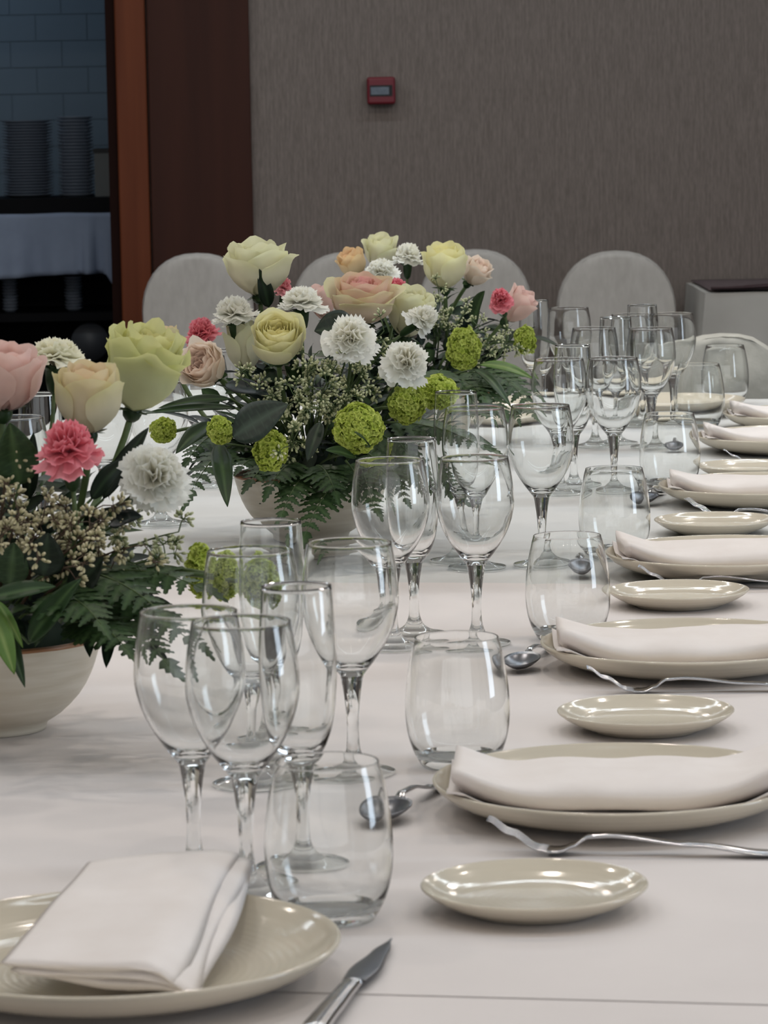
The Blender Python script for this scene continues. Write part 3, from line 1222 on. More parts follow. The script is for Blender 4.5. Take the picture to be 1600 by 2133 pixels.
def packet(corners, t, wob, ph, right_drop=0.0):
    bl, br, fl, fr = [Vector(q) for q in corners]
    b = MB()

    def top(u, v):
        pz = fl.lerp(fr, u).lerp(bl.lerp(br, u), v)
        n1 = wob * noise.noise(Vector((u * 2.2 + ph, v * 2.4, ph))) + 0.15 * wob * noise.noise(Vector((u * 9 + ph, v * 5, ph)))
        edge = max(0, (u - 0.80) / 0.20) ** 2
        wav = 0.003 * edge * math.sin(v * 6 + ph)
        return pz + T_B * wav + Vector((0, 0, n1 - right_drop * edge * (1 - 0.8 * v)))

    def fn(u, v):                      # closed loop around the section
        if u < 0.5:
            return top(u * 2, v) + Vector((0, 0, t * 0.5 * min(1, math.sin(math.pi * u * 2) ** 0.3)))
        return top(2 - u * 2, v) - Vector((0, 0, t * 0.5 * min(1, math.sin(math.pi * (2 - u * 2)) ** 0.3)))
    nu, nv = 44, 24
    b.grid(fn, nu, nv, wrap=True)
    b.f.append(tuple(reversed(range(nu))))
    b.f.append(tuple(range(nv * nu, nv * nu + nu)))
    return b


dn = Vector((0, 0, -0.008))
packet((BL, BR_, FL_, FR), 0.0045, 0.0022, 0.3, 0.012).build('top_layer', M_NAPKIN, nr, fix=True)
sh = Vector((0.012, -0.002, -0.0075))
packet((BL + sh, BR_ + sh * 0.6, FL_ + sh * 0.6, FR + sh), 0.0045, 0.0028, 2.1, 0.014).build('middle_layer', M_NAPKIN, nr, fix=True)
sh = Vector((0.016, 0.000, -0.015))
packet((BL + sh, BR_ + sh * 0.7, FL_ + sh * 0.4, FR + sh), 0.005, 0.003, 4.4, 0.006).build('bottom_layer', M_NAPKIN, nr, fix=True)


# ------------------------------------------------------------------ cutlery
def strip(path, widths, thick, side, n=None, dish=0.0):
    """a flat bar along path with half-widths across side"""
    b = MB()
    N = len(path) - 1
    prof = [(-1, 0.0), (-0.8, 0.8), (0, 1.0), (0.8, 0.8), (1, 0.0), (0.8, -0.8), (0, -1.0), (-0.8, -0.8)]
    for i, p in enumerate(path):
        for a, h in prof:
            up = Vector((0, 0, 1))
            b.vert(Vector(p) + side * widths[i] * a + up * (thick[i] * 0.5 * h + dish * widths[i] * a * a))
    m = len(prof)
    for i in range(N):
        for k in range(m):
            q = (k + 1) % m
            b.f.append((i * m + k, i * m + q, (i + 1) * m + q, (i + 1) * m + k))
    b.f.append(tuple(range(m)))
    b.f.append(tuple(reversed(range(N * m, N * m + m))))
    return b


def curve_pts(keys, n):
    """smooth (s, z, w, t) keys -> n+1 samples"""
    out = []
    for i in range(n + 1):
        s = keys[0][0] + (keys[-1][0] - keys[0][0]) * i / n
        for a, b_ in zip(keys[:-1], keys[1:]):
            if a[0] <= s <= b_[0] + 1e-9:
                t = (s - a[0]) / (b_[0] - a[0])
                t = t * t * (3 - 2 * t)
                out.append(tuple([s] + [lerp(a[k], b_[k], t) for k in range(1, len(a))]))
                break
    return out


def fork(tip_px, neck_px, label, group, d_hint=None):
    q = on_plane(neck_px[0], neck_px[1], TZ + 0.012)
    tip = on_plane(tip_px[0], tip_px[1], TZ + 0.026)
    dirv = Vector((q.x - tip.x, q.y - tip.y, 0)).normalized()
    side = Vector((-dirv.y, dirv.x, 0))
    org = Vector((q.x, q.y, 0)) - dirv * 0.078
    r = thing('fork', (org.x, org.y, TZ + EPS), label, 'fork', group)
    base = TZ + 0.002
    # tines
    for k in range(4):
        off = (k - 1.5) * 0.0062
        keys = [(0.0, 0.0255, 0.0008, 0.0010), (0.018, 0.0150, 0.0014, 0.0016), (0.040, 0.0030, 0.0019, 0.0022), (0.050, 0.0012, 0.0021, 0.0024)]
        pts = curve_pts(keys, 14)
        path = [org + dirv * s + side * off * lerp(0.9, 1.0, s / 0.05) + Vector((0, 0, base + z)) for s, z, w, t in pts]
        strip(path, [x[2] for x in pts], [x[3] for x in pts], side).build('tine', M_STEEL, r)
    keys = [(0.046, 0.0016, 0.0118, 0.0024), (0.056, 0.0014, 0.0120, 0.0026), (0.066, 0.0050, 0.0080, 0.0028), (0.078, 0.0120, 0.0038, 0.0034), (0.095, 0.0130, 0.0034, 0.0034), (0.160, 0.0070, 0.0060, 0.0030), (0.215, 0.0015, 0.0098, 0.0026), (0.225, 0.0008, 0.0060, 0.0020)]
    pts = curve_pts(keys, 40)
    path = [org + dirv * s + Vector((0, 0, base + z)) for s, z, w, t in pts]
    strip(path, [x[2] for x in pts], [x[3] for x in pts], side).build('handle', M_STEEL, r)
    return r


FG = 'dinner forks beside the plates'
fork((1018, 1708), (1226, 1748), 'fork in front of the nearest large plate of the right side', FG)
fork((1236, 1392), (1388, 1419), 'fork in front of the second large plate of the right side', FG)
fork((1330, 1181), (1466, 1205), 'fork half hidden behind the third bread plate', FG)
fork((1438, 1040), (1540, 1064), 'fork half hidden behind the fourth bread plate', FG)
fork((1508, 938), (1608, 955), 'fork half hidden behind the farthest bread plate', FG)


def spoon(bowl_px, handle_px, label, group):
    q = on_plane(bowl_px[0], bowl_px[1], TZ + 0.004)
    h = on_plane(handle_px[0], handle_px[1], TZ + 0.012)
    dirv = Vector((h.x - q.x, h.y - q.y, 0)).normalized()
    side = Vector((-dirv.y, dirv.x, 0))
    org = Vector((q.x, q.y, TZ + EPS))
    r = thing('dessert_spoon', (q.x, q.y, TZ + EPS), label, 'spoon', group)
    b = MB()
    A, B_, D = 0.029, 0.0185, 0.0085

    def sp(u, v, lift):
        th = u * 2 * math.pi
        rr = v
        x = math.cos(th) * A * rr
        y = math.sin(th) * B_ * rr * (1 + 0.12 * math.cos(th))
        z = D * rr ** 2.2 + 0.0055 * (x / A) * 0.5 + 0.003
        return org + dirv * x + side * y + Vector((0, 0, z + lift))
    b.grid(lambda u, v: sp(u, v, 0.0), 28, 8, wrap=True)
    n0 = len(b.v)
    b.grid(lambda u, v: sp(u, v, 0.0014), 28, 8, wrap=True)
    for i in range(28):
        j = (i + 1) % 28
        b.f.append((8 * 28 + i, 8 * 28 + j, n0 + 8 * 28 + j, n0 + 8 * 28 + i))
    b.build('spoon_bowl', M_STEEL_DARK, r, fix=True)
    keys = [(0.026, 0.0125, 0.0052, 0.0024), (0.036, 0.0170, 0.0032, 0.0030), (0.060, 0.0165, 0.0034, 0.0030), (0.110, 0.0080, 0.0060, 0.0026), (0.140, 0.0020, 0.0085, 0.0022), (0.146, 0.0014, 0.0050, 0.0018)]
    pts = curve_pts(keys, 26)
    path = [org + dirv * s + Vector((0, 0, z)) for s, z, w, t in pts]
    strip(path, [x[2] for x in pts], [x[3] for x in pts], side).build('handle', M_STEEL, r)
    return r


SG = 'dessert spoons above the plates'
spoon((806, 1703), (880, 1640), 'spoon right of the nearest water tumbler', SG)
spoon((1086, 1390), (1104, 1362), 'spoon right of the second water tumbler, beside the second large plate', SG)
spoon((1216, 1193), (1215, 1170), 'spoon seen through the third water tumbler', SG)
spoon((1345, 1046), (1360, 1024), 'spoon at the right edge of the fourth water tumbler', SG)
spoon((1406, 937), (1408, 918), 'spoon seen through the fifth water tumbler', SG)

# knife by the nearest plate
k0, k1 = on_plane(816, 1958, TZ + 0.003), on_plane(735, 2046, TZ + 0.006)
dirv = Vector((k1.x - k0.x, k1.y - k0.y, 0)).normalized()
side = Vector((-dirv.y, dirv.x, 0))
kl = (Vector((k1.x, k1.y, 0)) - Vector((k0.x, k0.y, 0))).length
kr = thing('table_knife', (k1.x, k1.y, TZ + EPS), 'steel table knife pointing away beside the nearest plate', 'knife')
org = Vector((k0.x, k0.y, TZ))
S = kl
keys = [(0.0, 0.0040, 0.0006, 0.0006), (S * 0.3, 0.0045, 0.0060, 0.0012), (S * 0.7, 0.0050, 0.0105, 0.0018), (S * 0.95, 0.0055, 0.0088, 0.0024), (S, 0.0058, 0.0070, 0.0040)]
pts = curve_pts(keys, 18)
strip([org + dirv * s + Vector((0, 0, z)) for s, z, w, t in pts], [x[2] for x in pts], [x[3] for x in pts], side).build('blade', M_STEEL_DARK, kr)
keys = [(S, 0.0058, 0.0062, 0.0070), (S + 0.02, 0.0058, 0.0066, 0.0080), (S + 0.07, 0.0058, 0.0078, 0.0090), (S + 0.118, 0.0055, 0.0088, 0.0090), (S + 0.124, 0.0050, 0.0050, 0.0060)]
pts = curve_pts(keys, 24)
strip([org + dirv * s + Vector((0, 0, z)) for s, z, w, t in pts], [x[2] for x in pts], [x[3] for x in pts], side).build('handle', M_STEEL, kr)

# ------------------------------------------------------------------ flower bowls
BOWL = [(0, 0.006), (0.040, 0.006), (0.044, 0.0), (0.050, 0.0), (0.052, 0.007), (0.066, 0.016), (0.083, 0.033), (0.094, 0.052), (0.1005, 0.070), (0.1045, 0.0865), (0.1050, 0.0885), (0.1030, 0.0895), (0.1005, 0.0880), (0.0960, 0.070), (0.089, 0.052), (0.078, 0.036), (0.062, 0.022), (0, 0.018)]
BOWL_ME = MB().lathe(smooth_prof(BOWL, 2), 72).mesh('bowl_body', M_BOWL)


def smooth_lump(base, r, h, seed, n=20):
    b = MB()

    def fn(u, v):
        th = u * 2 * math.pi
        ph = v * math.pi / 2
        k = 1 + 0.18 * noise.noise(Vector((math.cos(th) * 2, math.sin(th) * 2, seed + v * 3)))
        return (base.x + r * k * math.cos(th) * math.cos(ph), base.y + r * k * math.sin(th) * math.cos(ph), base.z + h * k * math.sin(ph))
    b.grid(fn, 24, 8, wrap=True)
    return b


BOWLS = []
for px, py, lab in ((-14, 1519, 'round cream stoneware flower bowl nearest the camera, at the left edge'),
                    (650, 1120, 'round cream stoneware flower bowl in the middle of the table'),
                    (905, 920, 'round cream stoneware flower bowl farthest along the table, hidden by leaves and glasses')):
    q = on_plane(px, py)
    r = thing('flower_bowl', (q.x, q.y, TZ + EPS), lab, 'bowl', 'cream stoneware flower bowls')
    o = bpy.data.objects.new('bowl_body', BOWL_ME)
    o.parent = r
    COL.objects.link(o)
    smooth_lump(Vector((q.x, q.y, TZ + 0.055)), 0.088, 0.075, len(BOWLS) * 5.0).build('floral_foam', M_FOAM, r)
    BOWLS.append(Vector((q.x, q.y, TZ)))

# ------------------------------------------------------------------ flowers
def frame_from_axis(ax, spin=0.0):
    z = Vector(ax).normalized()
    x = Vector((0, 1, 0)).cross(z)
    if x.length < 1e-3:
        x = Vector((1, 0, 0))
    x.normalize()
    y = z.cross(x)
    m = Matrix((x, y, z)).transposed()
    return m @ Matrix.Rotation(spin, 3, 'Z')


PAL = {
    # base of the outer petals, edge of the outer petals, inner petals
    'cream': ((230, 226, 200), (236, 236, 198), (238, 235, 206)),
    'yellow': ((236, 232, 200), (242, 240, 196), (244, 236, 172)),
    'peach': ((228, 222, 194), (228, 224, 176), (246, 212, 188)),
    'lime': ((214, 218, 172), (226, 228, 164), (236, 230, 178)),
    'blush': ((236, 206, 196), (240, 214, 204), (240, 206, 198)),
    'pinkcream': ((236, 220, 200), (224, 222, 178), (242, 168, 172)),
    'powder': ((240, 226, 208), (246, 236, 222), (246, 222, 206)),
    'apricot': ((234, 214, 174), (238, 212, 164), (240, 206, 172)),
}
for k_ in PAL:
    PAL[k_] = tuple(lin(c) for c in PAL[k_])


def stem_to(root, base, axis, bowl, rad=0.0028, mat=None, leafy=False):
    foot = bowl + Vector((random.uniform(-0.03, 0.03), random.uniform(-0.03, 0.03), 0.09))
    mid = base - Vector(axis).normalized() * (base - foot).length * 0.45
    pts = bez(base, mid, foot, 9)
    MB().tube(pts, rad, 7).build('stem', mat or M_STEM, root)
    return pts


def leaf_grid(b, p0, p1, width, normal, bend, cols, nu=4, nv=9, fold=0.25, shape='ovate', wavy=0.0, ph=0.0):
    p0, p1 = Vector(p0), Vector(p1)
    ax = p1 - p0
    L = ax.length
    ax.normalize()
    nrm = Vector(normal)
    nrm = (nrm - ax * nrm.dot(ax))
    nrm = nrm.normalized() if nrm.length > 1e-4 else ax.orthogonal().normalized()
    sd = ax.cross(nrm)

    def wd(v):
        if shape == 'ovate':
            return math.sin(math.pi * min(1, v ** 0.75)) ** 0.8
        if shape == 'lance':
            return math.sin(math.pi * v ** 0.8) ** 0.75
        return math.sin(math.pi * v) ** 0.6

    def fn(u, v):
        s = u * 2 - 1
        w = width * 0.5 * max(wd(v), 0.02)
        z = -bend * L * (4 * (v - 0.5) ** 2 - 1) * 0.25 + abs(s) * fold * w + wavy * w * math.sin(v * 9 + ph + s)
        return p0 + ax * (v * L) + sd * (s * w) + nrm * z

    dk, lt = cols
    def cf(u, v):
        s_ = abs(u * 2 - 1)
        vein = 0.45 * max(0.0, math.sin((v - 0.16 * s_) * 44)) ** 6 if width > 0.03 else 0.0
        return mixc(lt, dk, min(1, s_ * 3.0) * (1 - vein))
    b.grid(fn, nu, nv, cf)
    return b


GREEN_D = (lin((22, 36, 24)), lin((44, 62, 42)))
GREEN_M = (lin((38, 60, 32)), lin((68, 92, 55)))
GREEN_L = (lin((86, 118, 50)), lin((128, 150, 84)))
GREEN_V = (lin((40, 52, 44)), lin((66, 82, 70)))
GREEN_B = (lin((20, 31, 30)), lin((42, 56, 52)))


def rose(x0, x1, y0, y1, d, axis, pal, label, bowl, group, hgt=None, opn=0.5, flare=0.45, ruffle=0.05, seed=0, n=20, spin=0.0, center_h=0.86):
    rnd = random.Random(seed)
    ax = Vector(axis).normalized()
    s = scale_at(d)
    cen = at((x0 + x1) / 2, (y0 + y1) / 2, d)
    Rw = 0.5 * (x1 - x0) / s / (1 + flare * 0.22)
    H = hgt if hgt else (y1 - y0) / s
    base = cen - ax * H * 0.5
    fm = frame_from_axis(ax, spin)
    root = thing('rose', base, label, 'rose', group)
    cb, ce, ci = PAL[pal]
    for i in range(n):
        t = i / (n - 1)
        ang = i * 2.39996 + rnd.uniform(-0.25, 0.25)
        wth = lerp(1.7, 0.92, t ** 0.7)
        rm = Rw * lerp(0.13, 1.0, t ** 0.78)
        zt = H * (lerp(center_h, 1.0, min(1, t * 1.8)) if t < 0.55 else lerp(1.0, 0.84, (t - 0.55) / 0.45)) * rnd.uniform(0.95, 1.03)
        ph, am = rnd.uniform(0, 6), ruffle * rnd.uniform(0.6, 1.5)
        rb = Rw * lerp(0.03, 0.16, t)
        fl = flare * max(0.0, (t - 0.35) / 0.65) ** 1.3 * rnd.uniform(0.7, 1.25)
        tipk = rnd.uniform(0.0, 0.09) * t
        b = MB()

        def fn(u, v):
            q = u * 2 - 1
            sh = min(1.0, 0.30 + 1.25 * v ** 0.8)
            a = ang + q * wth * sh * (1.0 if v < 0.8 else lerp(1.0, 0.86, (v - 0.8) / 0.2))
            vz = v * (1 - 0.16 * abs(q) ** 2.6 * v)
            k = max(0.0, (v - 0.55) / 0.45)
            r = rb + (rm - rb) * math.sin(math.pi / 2 * min(1, v / 0.6)) ** 0.75
            r *= 1 - (0.34 * (1 - opn)) * k * (1 - t) ** 1.2
            r += fl * rm * k ** 2.0 * 0.5 * (1 + 0.3 * math.cos(q * 3))
            r += am * rm * k * math.sin(4.2 * q + ph) + 0.012 * Rw * q * (1 if i % 2 else -1)
            z = zt * vz - fl * rm * 0.30 * k ** 3 + am * 0.6 * rm * k * math.sin(5.5 * q + ph * 1.7)
            z += tipk * H * math.exp(-(q / 0.22) ** 2) * k
            # open centre: inner petals crumple a little
            r += (1 - t) * 0.05 * Rw * k * math.sin(7 * q + ph)
            return base + fm @ Vector((r * math.cos(a), r * math.sin(a), z))

        def cf(u, v):
            q = abs(u * 2 - 1)
            outer = mixc(cb, ce, max(0.0, (v - 0.55) / 0.45 + 0.35 * q * v - 0.1))
            inner = mixc(ci, ce, 0.25 * v)
            return mixc(inner, outer, t ** 1.1 * 1.15 - 0.08)
        b.grid(fn, 9, 9, cf)
        o = b.build('petal', M_PETAL, root)
    # green sepals and hip
    hip = MB()
    hip.ellipsoid(base - ax * 0.003, ax, 0.010, Rw * 0.20 + 0.002, 10, 6, GREEN_M[0], GREEN_M[0])
    for k in range(5):
        a = k * 2 * math.pi / 5 + 0.4
        dv = fm @ Vector((math.cos(a), math.sin(a), 0))
        leaf_grid(hip, base + dv * Rw * 0.12, base + dv * Rw * 0.62 - ax * 0.012 * rnd.uniform(-0.6, 1.0), 0.011, ax, -0.2, GREEN_M, 2, 5)
    hip.build('calyx', M_LEAF, root)
    stem_to(root, base, ax, bowl, 0.0034)
    return root


CPAL = {'white': ((236, 236, 224), (250, 250, 244), (246, 242, 220)), 'pink': ((234, 140, 152), (244, 160, 170), (228, 104, 124)), 'rosy': ((236, 184, 184), (242, 178, 184), (236, 140, 154)),
        'cream': ((238, 236, 214), (248, 247, 232), (246, 240, 206))}
for k_ in CPAL:
    CPAL[k_] = tuple(lin(c) for c in CPAL[k_])


def carnation(x0, x1, y0, y1, d, axis, pal, label, bowl, group, seed=0, hgt=None, n=38, flat=0.0):
    rnd = random.Random(seed)
    ax = Vector(axis).normalized()
    s = scale_at(d)
    cen = at((x0 + x1) / 2, (y0 + y1) / 2, d)
    Rw = 0.5 * (x1 - x0) / s
    H = hgt if hgt else (y1 - y0) / s
    base = cen - ax * H * 0.42
    fm = frame_from_axis(ax, rnd.uniform(0, 6))
    root = thing('carnation', base, label, 'carnation', group)
    cb, ce, ci = CPAL[pal]
    N = n

    def petal(i):
        t = i / (N - 1)                      # 0 centre .. 1 outermost
        ang = i * 2.39996 + rnd.uniform(-0.2, 0.2)
        el = lerp(R(84), R(2 - 12 * flat), t ** 0.8) + rnd.uniform(-0.08, 0.08)
        Lr = Rw * lerp(0.62, 1.02, t) * (rnd.uniform(0.9, 1.06) if t < 0.7 else rnd.uniform(0.86, 1.24))
        ph = rnd.uniform(0, 6)
        half = lerp(0.60, 0.58, t) * Rw
        fq = rnd.uniform(4.0, 6.5)

        def fn(u, v):
            q = u * 2 - 1
            rim = 1 + 0.07 * v ** 6 * math.sin(q * 22 + ph) - 0.16 * abs(q) ** 3 * v
            ee = lerp(R(80), el, min(1.0, v * 1.3) ** 0.8)
            out = Lr * v * rim * math.cos(ee)
            up = H * 0.88 * (v * rim) * math.sin(ee) + H * 0.10 * (1 - v)
            w = half * q * (0.10 + 0.90 * v ** 0.9)
            fr = 0.075 * Rw * max(0, v - 0.35) / 0.65 * math.sin(fq * q + ph) + 0.03 * Rw * max(0, v - 0.7) * math.sin(15 * q + ph)
            ca, sa = math.cos(ang), math.sin(ang)
            nx, nz = -math.sin(el), math.cos(el)
            o_, z_ = out + fr * nx, up + fr * nz
            return base + fm @ Vector((o_ * ca - w * sa, o_ * sa + w * ca, z_))

        def cf(u, v):
            return mixc(mixc(ci, cb, t), ce, v * (0.45 + 0.55 * t) + (0.5 * v ** 6))
        return fn, cf
    # outer petals one by one, the dense inner ruffle as one part
    inner = MB()
    for i in range(N):
        fn, cf = petal(i)
        if i < N - 12:
            inner.grid(fn, 12, 5, cf)
        else:
            b = MB()
            b.grid(fn, 14, 6, cf)
            b.build('petal', M_PETAL, root)
    o = inner.build('petal_ruffle', M_PETAL, root)
    o['kind'] = 'stuff'
    cal = MB()
    cl = min(0.024, H * 0.6 + 0.006)
    pr = [(0.0035, -cl), (0.0075, -cl + 0.004), (0.0095, -cl * 0.45), (0.0105, 0.0), (0.014, H * 0.10)]
    rings = []
    for r_, z_ in pr:
        rings.append([cal.vert(base + fm @ Vector((r_ * Rw / 0.036 * math.cos(k * math.pi / 5), r_ * Rw / 0.036 * math.sin(k * math.pi / 5), z_)), GREEN_M[0]) for k in range(10)])
    for a, b_ in zip(rings[:-1], rings[1:]):
        for k in range(10):
            m = (k + 1) % 10
            cal.f.append((a[k], a[m], b_[m], b_[k]))
    for k in range(5):
        a = k * 2 * math.pi / 5
        dv = fm @ Vector((math.cos(a), math.sin(a), 0))
        leaf_grid(cal, base - ax * 0.002 + dv * 0.008, base + dv * (0.02 * Rw / 0.036) + ax * 0.003, 0.010, ax, 0.0, GREEN_M, 2, 4)
    cal.build('calyx', M_LEAF, root)
    stem_to(root, base - ax * cl * 0.9, ax, bowl, 0.0022)
    return root


VG = (lin((128, 150, 44)), lin((186, 202, 84)), lin((208, 218, 120)))


def viburnum(x0, x1, y0, y1, d, label, bowl, group, seed=0, n=230, pts=None, parts=1):
    rnd = random.Random(seed)
    s = scale_at(d)
    cen = at((x0 + x1) / 2, (y0 + y1) / 2, d)
    rx, rz = 0.5 * (x1 - x0) / s, 0.5 * (y1 - y0) / s
    root = thing('viburnum_ball', cen, label, 'flower', group)
    b = MB()
    core = MB()
    core.ellipsoid(cen, (0, 0, 1), rz * 0.86, rx * 0.86, 16, 10, VG[0], VG[0])
    core.build('core', M_FLORET, root)
    fr = 0.0040 + 0.0022 * min(1, rx / 0.03)
    n = int(1.35 * n * max(0.5, min(1.3, (rx * rz) / (0.03 * 0.03))))
    for i in range(n):
        zc = 1 - 2 * (i + 0.5) / n
        a = i * 2.39996
        rr = math.sqrt(max(0, 1 - zc * zc))
        nv = Vector((rr * math.cos(a), rr * math.sin(a), zc))
        nv = (nv + Vector((rnd.gauss(0, .07), rnd.gauss(0, .07), rnd.gauss(0, .07)))).normalized()
        lump = 1 + 0.14 * noise.noise(nv * 2.4 + Vector((seed, 0, 0))) + 0.12 * noise.noise(nv * 6.0 + Vector((0, seed, 0))) + rnd.uniform(-0.05, 0.05)
        p = cen + Vector((nv.x * rx, nv.y * rx, nv.z * rz)) * lump * 0.96
        nv = (nv + Vector((rnd.uniform(-.5, .5), rnd.uniform(-.5, .5), rnd.uniform(-.5, .5)))).normalized()
        sx = nv.orthogonal().normalized()
        sy = nv.cross(sx)
        rot = rnd.uniform(0, 6)
        sz = fr * rnd.uniform(0.6, 1.15)
        cc = mixc(VG[1], VG[2], rnd.random())
        for k in range(5):
            th = rot + k * 2 * math.pi / 5
            dv = sx * math.cos(th) + sy * math.sin(th)
            wv = -sx * math.sin(th) + sy * math.cos(th)
            i0 = b.vert(p - nv * sz * 0.25, VG[0])
            i1 = b.vert(p + dv * sz * 0.62 - wv * sz * 0.42 + nv * sz * 0.22, cc)
            i2 = b.vert(p + dv * sz * 1.02 + nv * sz * 0.02, cc)
            i3 = b.vert(p + dv * sz * 0.62 + wv * sz * 0.42 + nv * sz * 0.22, cc)
            b.f.append((i0, i1, i2, i3))
    o = b.build('florets', M_FLORET, root, smooth=False)
    o['kind'] = 'stuff'
    foot = bowl + Vector((0, 0, 0.10))
    st0 = cen + (foot - cen).normalized() * rx * 0.7
    mid = (st0 + foot) * 0.5 + Vector((0, 0, 0.05))
    MB().tube(bez(st0, mid, foot, 10), 0.0024, 7).build('stem', M_STEM, root)
    return root


BCOL = (lin((132, 132, 84)), lin((222, 212, 176)))
BCOL_G = (lin((116, 132, 76)), lin((214, 214, 176)))


def bud_sprig(p_base, p_tip, spread, label, group, seed, n=14, green=False, bl=0.0042):
    rnd = random.Random(seed)
    p_base, p_tip = Vector(p_base), Vector(p_tip)
    root = thing('bud_sprig', p_base, label, 'sprig', group)
    tw, bd = MB(), MB()
    ax = (p_tip - p_base)
    L = ax.length
    mid = (p_base + p_tip) * 0.5 + Vector((0, 0, 0.12 * L))
    pts = bez(p_base, mid, p_tip, 10)
    tw.tube(pts, [lerp(0.0017, 0.0006, i / 10) for i in range(11)], 5)
    cols = BCOL_G if green else BCOL
    for k in range(n):
        t = lerp(0.35, 1.0, k / (n - 1))
        i = min(9, int(t * 10))
        p = pts[i].lerp(pts[i + 1], t * 10 - i) if i < 10 else pts[10]
        dv = (ax.normalized() * 0.6 + Vector((rnd.gauss(0, 1), rnd.gauss(0, 1), rnd.gauss(0.3, 1))).normalized()).normalized()
        ln = spread * rnd.uniform(0.6, 1.25)
        e = p + dv * ln
        tw.tube([p, p.lerp(e, 0.5) + Vector((0, 0, 0.002)), e], [0.0007, 0.0006, 0.0005], 4)
        for q in range(rnd.randint(9, 13)):
            bdv = Vector((rnd.gauss(0, 1), rnd.gauss(0, 1), rnd.gauss(0, 1))).normalized()
            if bdv.dot(dv) < -0.25:
                bdv = -bdv
            s0 = e - dv * rnd.uniform(0, 0.12) * ln
            s1 = s0 + bdv * bl * rnd.uniform(0.9, 1.7)
            tw.tube([s0, s1], 0.00045, 3, cap=False)
            bd.ellipsoid(s1 + bdv * bl * 0.4, bdv, bl * 0.62, bl * 0.34, 6, 4, cols[0], cols[1])
    tw.build('twig', M_TWIG if not green else M_STEM, root)
    o = bd.build('buds', M_BUD, root)
    o['kind'] = 'stuff'
    return root


def leaf_thing(p0, p1, width, cols, label, group, bowl=None, bend=0.25, normal=None, shape='ovate', fold=0.25, wavy=0.0, name='leaf', ph=0.0):
    p0, p1 = Vector(p0), Vector(p1)
    root = thing(name, p0, label, 'leaf', group)
    nrm = normal or (Vector((0, 0, CAM_H)) - p0).normalized() * 0.7 + Vector((0, 0, 0.6))
    b = leaf_grid(MB(), p0, p1, width, nrm, bend, cols, 6, 14 if width < 0.03 else 48, fold, shape, wavy, ph)
    o = b.build('blade', M_LEAF, root)
    solidify(o, 0.0005)
    if bowl is not None:
        foot = bowl + Vector((0, 0, 0.09))
        MB().tube(bez(p0, (p0 + foot) * 0.5 + Vector((0, 0, 0.02)), foot, 6), 0.0013, 5).build('stalk', M_STEM, root)
    return root


def pinna_mesh():
    """serrated leaflet of unit length along +x, drooping slightly"""
    b = MB()
    n = 9
    mid, lo, hi = [], [], []
    for i in range(n + 1):
        t = i / n
        base_w = 0.27 * (1 - t) ** 0.7 * min(1, 0.35 + t * 5)
        tooth = 1.0 if i % 2 == 0 else 0.62
        z = -0.10 * t * t
        c1, c2 = GREEN_M[1], GREEN_M[0]
        mid.append(b.vert((t, 0, z), c1))
        lo.append(b.vert((t + (0.05 if i % 2 == 0 else -0.02), -base_w * tooth, z + 0.02), c2))
        hi.append(b.vert((t + (0.05 if i % 2 == 0 else -0.02), base_w * tooth, z + 0.02), c2))
    for i in range(n):
        b.f.append((lo[i], lo[i + 1], mid[i + 1], mid[i]))
        b.f.append((mid[i], mid[i + 1], hi[i + 1], hi[i]))
    return b.mesh('leaflet', M_LEAF, smooth=False)


PINNA = pinna_mesh()


def fern(p0, p1, lift, wmax, label, group, n=9, normal=None):
    p0, p1 = Vector(p0), Vector(p1)
    root = thing('fern_frond', p0, label, 'fern', group)
    L = (p1 - p0).length
    pts = bez(p0, (p0 + p1) * 0.5 + Vector((0, 0, lift)), p1, 16)
    MB().tube(pts, [lerp(0.0016, 0.0004, i / 16) for i in range(17)], 5).build('rachis', M_STEM, root)
    up = normal or Vector((0, -0.35, 1))
    for k in range(n):
        t = lerp(0.14, 0.84, k / (n - 1))
        f = t * 16
        i = min(15, int(f))
        p = pts[i].lerp(pts[i + 1], f - i)
        tg = (pts[i + 1] - pts[i]).normalized()
        nn = (up - tg * up.dot(tg)).normalized()
        sd = tg.cross(nn)
        ln = wmax * (1 - t) ** 0.75 * (1.0 if t > 0.2 else 0.85) + 0.008
        for sg in (-1, 1):
            dx = (sd * sg * 0.86 + tg * 0.5 - nn * 0.12 + Vector((random.uniform(-.1, .1), random.uniform(-.1, .1), random.uniform(-.1, .1)))).normalized()
            dz = (nn - dx * nn.dot(dx)).normalized()
            dy = dz.cross(dx)
            m = Matrix((dx, dy, dz)).transposed().to_4x4()
            m = Matrix.Translation(p - p0) @ m @ Matrix.Diagonal((ln, ln * 1.45, ln, 1))
            o = bpy.data.objects.new('leaflet', PINNA)
            o.parent = root
            o.matrix_local = m
            COL.objects.link(o)
    dx = (pts[16] - pts[15]).normalized()
    dz = (up - dx * up.dot(dx)).normalized()
    m = Matrix.Translation(pts[15] - p0) @ Matrix((dx, dz.cross(dx), dz)).transposed().to_4x4() @ Matrix.Diagonal((L * 0.30, L * 0.36, L * 0.30, 1))
    o = bpy.data.objects.new('leaflet', PINNA)
    o.parent = root
    o.matrix_local = m
    COL.objects.link(o)
    return root


